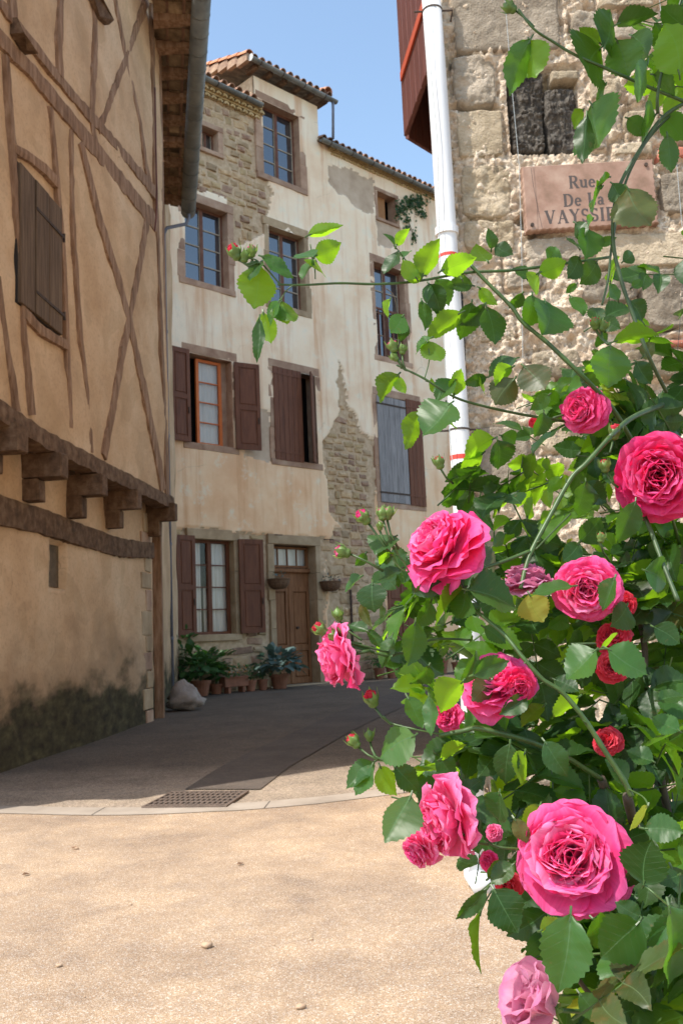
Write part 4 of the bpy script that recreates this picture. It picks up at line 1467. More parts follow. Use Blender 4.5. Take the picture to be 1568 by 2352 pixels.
# eave rafters under the raised roof
for i in range(6):
    u = e2u0 + .2 + i * (e2u1 - e2u0 - .4) / 5
    MB().box(FF, u - .05, u + .05, e2v - .16, e2v - .062, -.1, .26).ob('rafter', MT['beam'], town)
# wall head between window and eave (rubble and timber lintel)
# genoise cornices: scalloped rows of tile ends
cm = {}
mbx = MB()
class _I:
    def pt(s, u, v, w): return Vector((u, v, w))
mbx.halftube((0, 0, 0), (0, 0, .16), .5, (0, -1, 0), .12, 6)
def corn(u0, u1, vtop, rows, par):
    for r in range(rows):
        n = int((u1 - u0) / .17)
        for i in range(n):
            u = u0 + (i + .5 + .5 * (r % 2)) * (u1 - u0) / n
            if u > u1: continue
            w1 = .03 + .07 * (rows - r)
            vv = vtop - .115 * (r + 1)
            mb = MB().halftube(FF.pt(u, vv, .0), FF.pt(u, vv, w1), .075, -up_, .05, 5)
            mb.ob('cornice_tile', MT['genoise'], par)
        MB().box(FF, u0, u1, vtop - .115 * r - .035, vtop - .115 * r - .0, -.02, .035 + .07 * (rows - r)).ob('cornice_course', MT['genoise'], par)
corn(-3.4, fu((592, 270))[0], VL + .0, 3, town)
corn(fu((748, 340))[0], 6.0, VR + .0, 2, town)

# vine on the upper right of the wall
vc = empty('creeper', FF.pt(4.3, 10.5, .1), 'green creeper hanging on the wall under the right eave', 'creeper')
vmb = MB()
rv = random.Random(4)
for (x, y, sx_, sy_, n) in [(935, 470, 26, 16, 150), (960, 462, 24, 14, 130), (915, 485, 10, 22, 50), (935, 510, 8, 26, 50), (950, 545, 5, 18, 26), (968, 490, 12, 10, 50)]:
    for _ in range(n):
        px, py = x + rv.gauss(0, sx_ * .5), y + rv.gauss(0, sy_ * .5)
        u, v = FF.uv(px, py, .1)
        p = FF.pt(u, v, rv.uniform(.05, .16)); s = rv.uniform(.03, .06)
        a = Vector((rv.uniform(-1, 1), rv.uniform(-1, 1), rv.uniform(-1, 1))).normalized(); n_ = (FF.N + a * .7).normalized(); t = n_.cross(a).normalized(); q = n_.cross(t)
        vmb.add([p - t * s, p - q * s * .8, p + t * s, p + q * s * .8], [(0, 1, 2, 3)])
vmb.ob('foliage', MT['potleaf'], vc, kind='stuff')
MB().tube([FF.pt(*FF.uv(905, 470), .06), FF.pt(*FF.uv(930, 500), .07), FF.pt(*FF.uv(952, 560), .06)], .012, 6).ob('stem', MT['wood'], vc)

# wall pipe and hanging pots by the door
u_, v_ = fu((799, 1355))
MB().tube([FF.pt(u_, v_, .08), FF.pt(u_, .3, .08)], .03, 8).ob('standpipe', MT['iron'], town)


def rleafmesh(n, s, seed, mtk, wide=.5):
    """scatter mesh of simple pot-plant leaves, each a folded quad pair"""
    pass


def plant(center, spread, n, size, mtk, par, up=.35, wide=.55, seed=0, kind='stuff'):
    r = random.Random(seed)
    V = []; F = []; UVs = []
    for _ in range(n):
        a = r.uniform(0, 2 * math.pi); e = r.uniform(-.2, 1.2)
        rad = r.random() ** .5
        d = Vector((math.cos(a) * math.cos(e), math.sin(a) * math.cos(e), math.sin(e) * .9 + up * .4)).normalized()
        tip = center + Vector((d.x * spread[0], d.y * spread[0], d.z * spread[1])) * rad
        L_ = size * r.uniform(.6, 1.15)
        y = (d + Vector((r.uniform(-.5, .5), r.uniform(-.5, .5), r.uniform(-.7, .1)))).normalized()
        x = y.cross(Vector((r.uniform(-.3, .3), r.uniform(-.3, .3), 1))).normalized(); z_ = x.cross(y)
        b = len(V)
        w2 = L_ * wide / 2
        prof = [(0, .05), (.25, .8), (.55, 1), (.8, .6), (1, .02)]
        for (t, hw) in prof:
            dro = -z_ * (t * t * .25 * L_)
            for s_ in (-1, 0, 1):
                V.append(tip + y * (t * L_) + x * (s_ * hw * w2) + dro + z_ * (abs(s_) * .12 * w2 * hw))
                UVs.append((.5 + .5 * s_ * hw, t))
        for i in range(4):
            for k_ in range(2):
                q = b + i * 3 + k_
                F.append((q, q + 1, q + 4, q + 3))
    return ob('foliage', V, F, MT[mtk], par, uvs=UVs, kind=kind, smooth=True)


def pot(c, r, h, par, mt='terracotta'):
    prof = [(r * .68, 0), (r * .95, h * .82), (r * 1.08, h * .82), (r * 1.08, h), (r * .92, h), (r * .88, h * .85), (0.001, h * .85)]
    n = 18
    V = []; F = []
    for (rr, z) in prof:
        for i in range(n):
            a = 2 * math.pi * i / n
            V.append(c + Vector((math.cos(a) * rr, math.sin(a) * rr, z)))
    for j in range(len(prof) - 1):
        for i in range(n):
            F.append((j * n + i, j * n + (i + 1) % n, (j + 1) * n + (i + 1) % n, (j + 1) * n + i))
    return ob('pot', V, F, MT[mt], par, smooth=False)


def stems(c, n, h, par, seed, spread=.12):
    r = random.Random(seed)
    mb = MB()
    for _ in range(n):
        a = r.uniform(0, 6.28)
        mb.tube([c, c + Vector((math.cos(a) * spread * .4, math.sin(a) * spread * .4, h * .5)), c + Vector((math.cos(a) * spread, math.sin(a) * spread, h))], .006, 5)
    mb.ob('stem', MT['canedark'], par)


def fpt(px, py, w):
    """ground point in front of the facade at picture column px, w metres out from the wall"""
    u, _ = FF.uv(px, py, w)
    p = FF.pt(u, 0, w)
    return Vector((p.x, p.y, gz(p.y)))


POTS = [  # px, py, out, r, h, plant spec, label
    (462, 1600, .55, .19, .30, ('potleaf', .42, .42, 90, .2, .7), 'large terracotta pot with broad green leaves behind the grey sack'),
    (420, 1585, .35, .15, .25, ('potleaf', .26, .75, 60, .16, .45), 'tall straggling green plant in a pot at the house corner'),
    (576, 1590, .5, .12, .22, ('potleaf', .16, .22, 90, .07, .5), 'small pot of bushy green herbs right of the trough'),
    (604, 1590, .5, .11, .22, ('potleaf', .15, .25, 90, .07, .5), 'small pot of herbs next to the hosta'),
    (643, 1588, .5, .2, .30, ('hostaleaf', .42, .36, 110, .2, .75), 'wide pot of blue grey hosta beside the oak door'),
    (497, 1592, .35, .14, .2, ('potleaf', .3, .45, 60, .2, .75), 'broad leaved plant in a low pot behind the trough'),
]
for i, (px, py, w, r, h, (mk, sp, hh, n, sz_, wd2), lab) in enumerate(POTS):
    c = fpt(px, py, w)
    t = empty('potted_plant', c, lab, 'potted plant', 'potted plants along the house front')
    pot(c, r, h, t)
    stems(c + up_ * h * .85, 7, hh, t, i, sp * .5)
    plant(c + up_ * (h + hh * .3), (sp * 1.2, hh * 1.2), int(n * 1.3), sz_ * 1.15, mk, t, seed=i, wide=wd2)
TR = fpt(538, 1580, .5)
t = empty('flower_trough', TR, 'terracotta window box with small orange flowers between the pots', 'planter')
tf = Fr(TR, FF.U); tf.N = FF.N
tb = MB()
tb.cbox(tf, -.3, .3, .12, .30, -.1, .1, .01)
tb.ob('trough', MT['terracotta'], t)
MB().box(tf, -.32, .32, .30, .325, -.12, .12).ob('rim', MT['terracotta'], t)
for sx_ in (-.2, .16): MB().box(tf, sx_, sx_ + .06, .0, .12, -.08, .08).ob('foot', MT['terracotta'], t)
plant(TR + up_ * .36, (.3, .2), 90, .07, 'potleaf', t, seed=77)
mb = MB()
rr_ = random.Random(8)
for _ in range(22):
    p = tf.pt(rr_.uniform(-.27, .27), rr_.uniform(.38, .56), rr_.uniform(-.08, .14)); s = .018
    mb.add([p + Vector(q) * s for q in ((1, 0, 0), (0, 1, 0), (-1, 0, 0), (0, -1, 0), (0, 0, 1), (0, 0, -1))], [(0, 1, 4), (1, 2, 4), (2, 3, 4), (3, 0, 4), (1, 0, 5), (2, 1, 5), (3, 2, 5), (0, 3, 5)])
mb.ob('flowers', mat_plain('orange_flower', (.6, .25, .04), .6), t, kind='stuff')
labs = ['pot row, first pot right of the door behind the left rose', 'pot row, dark leaved pot second from the door', 'pot row, third terracotta pot with low green plant', 'pot row, fourth pot partly behind rose leaves', 'pot row, fifth pot under the brown shutters', 'pot row, pot with pinkish flowers seen between rose leaves', 'pot row, last pot seen before the white pipe']
for i, px in enumerate([872, 900, 928, 955, 985, 1018, 1050]):
    c = fpt(px, 1560, .35 + .05 * (i % 2))
    t = empty('potted_plant', c, labs[i], 'potted plant', 'potted plants along the house front')
    h = .26 + .05 * (i % 3)
    pot(c, .13 + .01 * (i % 2), h, t)
    stems(c + up_ * h * .85, 5, .3, t, i + 30)
    plant(c + up_ * (h + .1), (.28, .38 + .1 * (i % 3)), 100, .13, 'potleaf', t, seed=i + 30)
    if i == 5:
        mb = MB()
        for _ in range(40):
            p = c + Vector((rr_.gauss(0, .13), rr_.gauss(0, .1), h + .35 + rr_.gauss(0, .09))); s = .03
            mb.add([p + Vector(q) * s for q in ((1, 0, 0), (0, 1, 0), (-1, 0, 0), (0, -1, 0), (0, 0, 1), (0, 0, -1))], [(0, 1, 4), (1, 2, 4), (2, 3, 4), (3, 0, 4), (1, 0, 5), (2, 1, 5), (3, 2, 5), (0, 3, 5)])
        mb.ob('flowers', mat_plain('salmon_flower', (.6, .22, .18), .6), t, kind='stuff')
# hanging baskets
for i, (zx, zy, lab) in enumerate([(628, 345, 'round woven basket hanging left of the door'), (893, 358, 'round woven basket hanging right of the door')]):
    u, v = fu(z5(zx, zy), .2)
    c = FF.pt(u, v, .18)
    t = empty('hanging_basket', c, lab, 'hanging basket', 'wall baskets beside the door')
    V = []; F = []
    n = 14
    for j in range(6):
        ph = math.pi / 2 * j / 5
        for q in range(n):
            a = 2 * math.pi * q / n
            V.append(c + Vector((math.cos(a) * .25 * math.cos(ph) ** .6, math.sin(a) * .25 * math.cos(ph) ** .6, -.22 * math.sin(ph))))
    for j in range(5):
        for q in range(n): F.append((j * n + q, j * n + (q + 1) % n, (j + 1) * n + (q + 1) % n, (j + 1) * n + q))
    ob('basket', V, F, MT['basket'], t)
    MB().tube([c + Vector((math.cos(a) * .25, math.sin(a) * .25, 0)) for a in [6.2832 * q / 16 for q in range(17)]], .014, 6).ob('rim', MT['basket'], t)
    MB().tube([FF.pt(u, v + 1.0, .02), FF.pt(u + .15 * (1 if i else 1), v + .98, .2)], .01, 6).ob('hook', MT['iron'], t)
    plant(c + up_ * .02, (.2, .16), 50, .08, 'hostaleaf', t, seed=i + 60)

# sack
c = fpt(424, 1628, 1.35)
c = gnd(424, 1632, .06); c.z = gz(c.y)
V = []; F = []
n, m2 = 28, 14
for j in range(m2 + 1):
    ph = math.pi * j / m2
    for q in range(n):
        a = 2 * math.pi * q / n
        x, y, z = math.cos(a) * math.sin(ph), math.sin(a) * math.sin(ph), -math.cos(ph)
        k_ = 1 + .22 * float(fbm(np.array([x * 2.2]), np.array([y * 2.2]), np.array([z * 2.2]), 4, 77)[0])
        zz = .16 + z * .17 * k_ + (.16 * max(0, z) ** 3 * (1 - .5 * abs(x + .3)))
        V.append(c + Vector((x * .30 * k_, y * .24 * k_, max(0.0, zz))))
for j in range(m2):
    for q in range(n): F.append((j * n + q, j * n + (q + 1) % n, (j + 1) * n + (q + 1) % n, (j + 1) * n + q))
ob('sack', V, F, MT['sack'], smooth=True, label='crumpled grey white plastic sack standing on the lane by the pots', cat='sack')

# ================================================================== RIGHT STONE HOUSE
RY = 4.35
cx = at(1052, 700, RY).x
RF = Fr((cx, RY, 0), (1, .03, 0))
RF.N = Vector((RF.U.y, -RF.U.x, 0))
stoneh = empty('stone_house', RF.pt(1, 0), 'sunlit rubble stone house corner with a street name plaque', 'house')


def zA(x, y): return 996.3 + .3646 * x, .3646 * y
def zB(x, y): return 996.3 + .3646 * x, 490 + .3646 * y
def zC(x, y): return 996.3 + .3646 * x, 980 + .3646 * y


HS = [  # zone, x0,y0,x1,y1, material, proud, roughness
    (zA, 88, -170, 812, 328, 'wallstone2', .034, .004), (zA, 102, 352, 405, 672, 'wallstone2', .03, .012), (zA, 122, 700, 450, 1000, 'wallstone', .026, .005),
    (zA, 150, 1040, 500, 1385, 'wallstone', .026, .012), (zA, 852, 75, 1060, 285, 'wallstone2', .03, .012), (zA, 1015, -40, 1400, 58, 'wallstone', .03, .01),
    (zA, 1172, 66, 1300, 118, 'wallbrick', .025, .003), (zA, 1100, 150, 1500, 262, 'wallstone2', .03, .01), (zA, 722, 452, 918, 524, 'wallstone', .03, .008),
    (zA, 960, 500, 1190, 640, 'wallstone', .03, .012), (zA, 1200, 470, 1330, 660, 'wallstone2', .028, .012), (zA, 1180, 700, 1420, 860, 'wallstone', .03, .01),
    (zA, 940, 780, 1090, 960, 'wallstone2', .03, .01), (zA, 1110, 900, 1390, 990, 'wallstone', .03, .01), (zA, 1402, 922, 1600, 1008, 'wallbrick', .026, .004),
    (zA, 1400, 1090, 1700, 1360, 'wallstone2', .032, .01), (zA, 1440, 480, 1700, 660, 'wallstone', .03, .01), (zA, 1470, 700, 1800, 900, 'wallstone2', .03, .01),
    (zA, 560, 1500, 990, 1650, 'wallstone2', .028, .01), (zB, 1000, 140, 1700, 340, 'wallstone', .034, .005), (zB, 172, 50, 520, 240, 'wallstone', .026, .014),
    (zB, 900, 370, 1290, 560, 'wallstone2', .03, .012), (zB, 960, 580, 1250, 730, 'wallstone', .03, .012), (zB, 1300, 365, 1650, 720, 'wallstone2', .034, .008), (zB, 1335, 800, 1700, 845, 'wallbrick', .026, .003),
    (zB, 1200, 860, 1600, 1040, 'wallstone', .034, .01), (zB, 430, 280, 700, 480, 'wallstone2', .018, .014), (zB, 240, 640, 520, 820, 'wallstone', .016, .016), (zB, 600, 860, 930, 1040, 'wallstone', .014, .014),
    (zC, 252, 10, 610, 380, 'wallstone2', .034, .006), (zC, 640, -150, 980, 160, 'wallstone', .02, .012), (zC, 280, 455, 380, 490, 'wallbrick', .026, .003), (zC, 700, 380, 1100, 560, 'wallstone', .02, .014),
    (zC, 1250, 560, 1460, 820, 'wallstone', .02, .014), (zC, 300, 640, 640, 860, 'wallstone', .02, .014), (zC, 480, 1240, 760, 1420, 'wallstone2', .03, .012),
]
rects = []
for (z, x0, y0, x1, y1, mk, pr, rg) in HS:
    a, d = RF.uv(*z(x0, y0)); b, c = RF.uv(*z(x1, y1))
    rects.append((a, b, c, d, mk, pr, rg))
BE = []   # beam ends
for (x0, y0, x1, y1) in ((465, 440, 712, 712), (690, 545, 922, 962), (480, 705, 706, 955)):
    a, d = RF.uv(*zA(x0, y0)); b, c = RF.uv(*zA(x1, y1))
    BE.append((a, b, c, d))
bx0, bx1, bz0, bz1 = BE[0][0] - .01, BE[1][1] + .01, BE[2][2] - .01, BE[0][3] + .02
SGa, SGd = RF.uv(*zA(535, 1085)); SGb, SGc = RF.uv(*zA(1392, 1450))
SGc = RF.uv(*zA(545, 1490), 0)[1]
# filler stones further afield
def clash(a, b, c, d):
    for r in rects:
        if a < r[1] + .015 and b > r[0] - .015 and c < r[3] + .015 and d > r[2] - .015: return True
    if a < bx1 + .02 and b > bx0 - .02 and c < bz1 + .02 and d > bz0 - .02: return True
    return False
rs = random.Random(21)
z = .0
while z < 4.9:
    h = rs.uniform(.12, .26)
    u = rs.uniform(0, .06) + .03
    while u < 3.0:
        l = rs.uniform(.12, .38)
        if not clash(u, u + l - .03, z, z + h - .03) and rs.random() < .85:
            rects.append((u, u + l - .035, z, z + h - .035, rs.choice(['wallstone', 'wallstone2', 'wallstone', 'wallbrick'] if rs.random() < .15 else ['wallstone', 'wallstone2']), rs.uniform(.018, .034), rs.uniform(.008, .015)))
        u += l
    z += h


def big_stone(r, i):
    a, b, c, d, mk, pr, rg = r
    vis = (a < 1.75 and c > .9)
    st = .009 if vis else .05
    nu = max(4, int((b - a) / st)); nv = max(4, int((d - c) / st))
    Ug, Vg = np.meshgrid(np.linspace(-1, 1, nu), np.linspace(-1, 1, nv))
    # rounded-rectangle outline with a wander of its own
    e = 12.0 if rg < .009 else 6.0
    k = (np.abs(Ug) ** e + np.abs(Vg) ** e) ** (1 / e)
    mx = np.maximum(np.abs(Ug), np.abs(Vg))
    s = np.where(k > 0, mx / np.maximum(k, 1e-6), 1)
    X = (a + b) / 2 + Ug * s * (b - a) / 2; Y = (c + d) / 2 + Vg * s * (d - c) / 2
    X = X + .010 * fbm(X * 9, Y * 9, i * 3.1, 3, 5) * (mx ** 2); Y = Y + .010 * fbm(X * 9, Y * 9, i * 5.7, 3, 15) * (mx ** 2)
    edge = np.clip((1 - mx) / (.06 if rg < .009 else .10), 0, 1)
    W = -.02 + (pr * .8 + .02) * np.sqrt(edge) + rg * .8 * fbm(X * 13, Y * 13, i * 1.3, 5, 25, .72) + .35 * rg * fbm(X * 60, Y * 60, 3, 2, 9) - 1.2 * rg * np.clip(vn(X * 30, Y * 30, i, 33) - .45, 0, 1)
    W = np.where(mx > .999, -.05, W)
    P = [RF.pt(x, y, w) for x, y, w in zip(X.ravel(), Y.ravel(), W.ravel())]
    F = []
    for j in range(nv - 1):
        for q in range(nu - 1):
            v0_ = j * nu + q
            F.append((v0_, v0_ + 1, v0_ + nu + 1, v0_ + nu))
    return ob('brick' if mk == 'wallbrick' else 'stone', P, F, MT[mk], stoneh, smooth=True)


print('right stones', len(rects))
for i, r in enumerate(rects): big_stone(r, i)
us = list(np.arange(0, 1.8, .009)) + list(np.arange(1.8, 3.2, .05)); vs = list(np.arange(1.0, 4.7, .009)) + list(np.arange(0, 1.0, .04)) + list(np.arange(4.7, 6, .05)) + list(np.arange(6, 10.01, .25))


def rw(u, v):
    w = .008 + .010 * fbm(u * 7, v * 7, 0, 3, 51, .55) + .013 * fbm(u * 38, v * 38, 0, 3, 61, .85) - .012 * np.clip(vn(u * 34, v * 34, 0, 88) - .3, 0, 1)
    hole = vn(u * 5.5, v * 5.5, 0, 71) * .5 + vn(u * 13, v * 13, 0, 72) * .5
    w = w - .05 * np.clip((hole - .42) * 6, 0, 1)
    w = np.where((u > bx0) & (u < bx1) & (v > bz0) & (v < bz1), -.14, w)
    for (a, b, c, d, mk, pr, rg) in rects:
        if a > 2.2: continue
        dx = np.maximum(a - u, u - b); dy = np.maximum(c - v, v - d)
        ds = np.maximum(dx, dy)
        w = w - .026 * np.exp(-((ds - .004) / .009) ** 2) * np.clip(.75 + 1.6 * vn(u * 6, v * 6, 0, 123), 0, 1)
    return w


wall_grid('wall', RF, us, vs, rw, lambda u, v: u > -9, [MT['wallmortar']], None, stoneh)
for i, (a, b, c, d) in enumerate(BE):
    nu = nv = 40
    Ug, Vg = np.meshgrid(np.linspace(-1, 1, nu), np.linspace(-1, 1, nv))
    k = (np.abs(Ug) ** 12 + np.abs(Vg) ** 12) ** (1 / 12); mx = np.maximum(np.abs(Ug), np.abs(Vg)); s = np.where(k > 0, mx / np.maximum(k, 1e-6), 1)
    X = (a + b) / 2 + Ug * s * (b - a) / 2; Y = (c + d) / 2 + Vg * s * (d - c) / 2
    crk = np.clip(np.abs(vn(X * 75, Y * 75, i, 3)) * 1.6, 0, 1) * np.clip(np.abs(vn(X * 38, Y * 38, i, 7)) * 2.2, .2, 1)
    W = np.where(mx > .99, -.13, -.008 + .022 * crk + .012 * fbm(X * 12, Y * 12, i, 3, 8) - .02 * mx ** 14 - (.02 if i == 0 else 0))
    F = [(j * nu + q, j * nu + q + 1, (j + 1) * nu + q + 1, (j + 1) * nu + q) for j in range(nv - 1) for q in range(nu - 1)]
    ob('beam_end', [RF.pt(x, y, w) for x, y, w in zip(X.ravel(), Y.ravel(), W.ravel())], F, MT['char'], stoneh, smooth=True, label='blackened cracked beam end in the wall')
# left return face and rear
c0 = RF.pt(0, 0, 0); c1 = Vector((c0.x + 1.25, c0.y + 8.6, 0))
QF = Fr(c1, c0 - c1)
QF.N = Vector((QF.U.y, -QF.U.x, 0))
ql = (c0 - c1).length
wall_grid('side_wall', QF, list(np.arange(0, ql + .001, .1)) + [ql], list(np.arange(0, 6.0, .04)) + list(np.arange(6, 10.01, .25)), lambda u, v: (.012 * fbm(u * 5, v * 12, 0, 3, 31)) - .0, lambda u, v: u > -9, [MT['wallmortar']], None, stoneh)
for i in range(16):      # corner quoin edges seen beside the pipe
    v0_ = .1 + i * .30
    MB().cbox(RF, -.014, .03, v0_, v0_ + .27, -.25, -.002, .006, .006).ob('quoin_stone', MT['wallstone'], stoneh)
r1 = RF.pt(3.2, 0, 0); r2 = Vector((r1.x + .6, c1.y, 0))
mb = MB()
H6 = 10.0
mb.add([r1, r2, r2 + up_ * H6, r1 + up_ * H6], [(0, 1, 2, 3)])
mb.add([r2, c1, c1 + up_ * H6, r2 + up_ * H6], [(0, 1, 2, 3)])
mb.ob('rear_wall', MT['wallmortar'], stoneh)
MB().add([c0 + up_ * 9.96, r1 + up_ * 9.96, r2 + up_ * 9.96, c1 + up_ * 9.96], [(0, 1, 2, 3), (3, 2, 1, 0)]).ob('roof', MT['tile'], stoneh)

# white downpipe
pp = [at(x, y, RY - .09) for x, y in [(988, -40), (997, 120), (1012, 300), (1030, 600), (1047, 880), (1060, 1100), (1076, 1400), (1088, 1960)]]
pt_, pb_ = pp[0], pp[-1]
base = Vector((at(1090, 1995, RY - .09).x, RY - .09, .03))
pp = [at(986, -60, RY - .09), at(1002, 160, RY - .085), at(1013, 330, RY - .085), at(1030, 600, RY - .085), at(1048, 880, RY - .085), at(1076, 1400, RY - .085)]
pp.append(base)
dpw = MB().tube(pp, .047, 20).ob('downpipe', MT['pvc'], stoneh, smooth=True, label='white plastic downpipe at the house corner')
def onpipe(zz):
    for a, b in zip(pp, pp[1:]):
        if b.z <= zz <= a.z: return a.lerp(b, (a.z - zz) / (a.z - b.z)), (b - a).normalized()
    return pp[-1], Vector((0, 0, -1))
for (yy, mk, rr2, hh) in ((530, 'pvc', .056, .035), (988, 'iron', .05, .008), (1052, 'redband', .0478, .022), (588, 'redband', .0478, .016), (22, 'iron', .05, .008)):
    zz = at(1040, yy, RY - .09).z
    p, d = onpipe(zz)
    MB().tube([p - d * hh / 2, p + d * hh / 2], rr2, 20).ob('clamp' if mk != 'redband' else 'red_band', MT[mk], dpw, smooth=False)
    if mk in ('iron',): MB().tube([p + Vector((-.09, 0, .0)), p + Vector((.1, .0, 0)), p + Vector((.1, .09, 0))], .005, 6).ob('pipe_hook', MT['iron'], dpw)
MB().tube([base + up_ * .16, base + up_ * .02 + Vector((-.0, -.0, 0)), base + Vector((.02, -.12, .0))], .05, 16).ob('shoe', MT['pvc'], dpw, smooth=True)
cab = [at(x, y, RY - .15) for x, y in [(983, 30), (988, 150), (1004, 320), (1010, 600), (1020, 800), (1033, 1000), (1040, 1080)]]
MB().tube(cab, .0022, 5).ob('cable', MT['wire'], dpw)
# dark rust pipe, and a black tube painting in the white pipe's shadow line
for (x0, x1, r, m_) in ((993, 1022, .007, 'redpaint2'), (1001, 1018, .007, 'blackwire')):
    MB().tube([at(984 if r > .012 else 1056, 360 if r > .012 else 600, 4.7 if r > .012 else RY - .02), at(1018 if r > .012 else 1088, 1130 if r > .012 else 1300, 4.7 if r > .012 else RY - .02)], r, 8).ob('pipe_and_shade_line', MT[m_], stoneh)

# ajar oxblood shutters high on the return face
T_ = at(934, 313, 5.8); zt = T_.z
n1 = Vector((.66, 4.85, 0)); n2 = Vector((.80, 6.1, 0)); tp = Vector((T_.x, T_.y, 0))
for (h_, lab, kk) in ((n1, 'near leaf of the oxblood shutter with a red strap hinge', 0), (n2, 'far leaf of the oxblood shutter seen from below', 1)):
    L_ = (h_ - tp).length
    sf = Fr(tp, (h_ - tp)) if kk == 0 else Fr(tp, (h_ - tp))
    if sf.N.y > 0: sf.N = -sf.N
    if kk: sf.O = tp + Vector((0, .03, 0))
    s_ = MB().box(sf, .005, L_, zt + .01, zt + 2.2, -.012, .0).ob('shutter', MT['redpaint2'], stoneh, label=lab)
    n = 7 if kk == 0 else 5
    for i in range(n):
        MB().cbox(sf, L_ * i / n + .002, L_ * (i + 1) / n - .002, zt, zt + 2.2, .0, .02, .004).ob('plank', MT['redpaint2'], s_)
    if kk == 0:
        st_ = MB()
        st_.add([sf.pt(.05, zt + .42, .021), sf.pt(.05, zt + .36, .021), sf.pt(L_, zt + .36 + .0, .021), sf.pt(L_, zt + .42, .021), sf.pt(.05, zt + .42, .034), sf.pt(.05, zt + .36, .034), sf.pt(L_, zt + .36, .034), sf.pt(L_, zt + .42, .034)],
                [(0, 1, 2, 3), (4, 7, 6, 5), (0, 4, 5, 1), (3, 2, 6, 7), (0, 3, 7, 4), (1, 5, 6, 2)])
        st_.ob('strap_hinge', MT['redhinge'], s_)
        MB().tube([sf.pt(.04, zt + 1.55, .05), sf.pt(.1, zt + 1.55, .03)], .01, 6).ob('catch', MT['iron'], s_)

# ------------------------------------------------------------------ street plaque
sg = empty('street_sign', RF.pt((SGa + SGb) / 2, SGc, .04), 'reddish stone street plaque with carved name on the sunlit wall', 'sign')
K = 44
tilt = (RF.uv(*zA(1392, 1430))[1] - RF.uv(*zA(545, 1490))[1]) / (SGb - SGa)
tiltT = (RF.uv(*zA(1375, 1045))[1] - RF.uv(*zA(535, 1085))[1]) / (SGb - SGa)
print('tilt', tilt, tiltT, SGa, SGb, SGc, SGd)
SW, SH = SGb - SGa, SGd - SGc
tl_ = (tilt + tiltT) / 2


class SFr:
    def pt(s, u, v, w=0): return RF.pt(SGa + u, SGc + v + tl_ * u, .055 + w)


S_ = SFr()
out = []
nb, nh = 40, 18
def notch(i): return .005 if i % 2 else 0
for i in range(nb): out.append((SW * i / nb, notch(i)))
for i in range(nh): out.append((SW - notch(i), SH * i / nh))
for i in range(nb): out.append((SW - SW * i / nb, SH - notch(i) * .3))
for i in range(nh): out.append((notch(i) * .5, SH - SH * i / nh))
V = [S_.pt(a, b, .0) for a, b in out] + [S_.pt(SW / 2 + (a - SW / 2) * .985, SH / 2 + (b - SH / 2) * .97, .006) for a, b in out] + [S_.pt(a, b, -.045) for a, b in out]
n = len(out)
F = [tuple(n + i for i in range(n))]
for i in range(n):
    j = (i + 1) % n
    F.append((i, j, n + j, n + i)); F.append((2 * n + i, 2 * n + j, j, i))
ob('plaque', V, F, MT['plaque'], sg)
for (a, b) in ((.03, .03), (SW - .04, SH - .03)):
    MB().tube([S_.pt(a, b, .0), S_.pt(a, b, .014)], .009, 10).ob('bolt', MT['iron'], sg)
cr = [(.045, SH - .01), (.05, SH * .7), (.06, SH * .45), (.07, SH * .2), (.078, .01)]
mb = MB()
for (a, b) in zip(cr, cr[1:]):
    mb.add([S_.pt(a[0] - .001, a[1], .0065), S_.pt(a[0] + .001, a[1], .0065), S_.pt(b[0] + .001, b[1], .0065), S_.pt(b[0] - .001, b[1], .0065)], [(0, 3, 2, 1)])
mb.ob('crack', MT['ink'], sg)
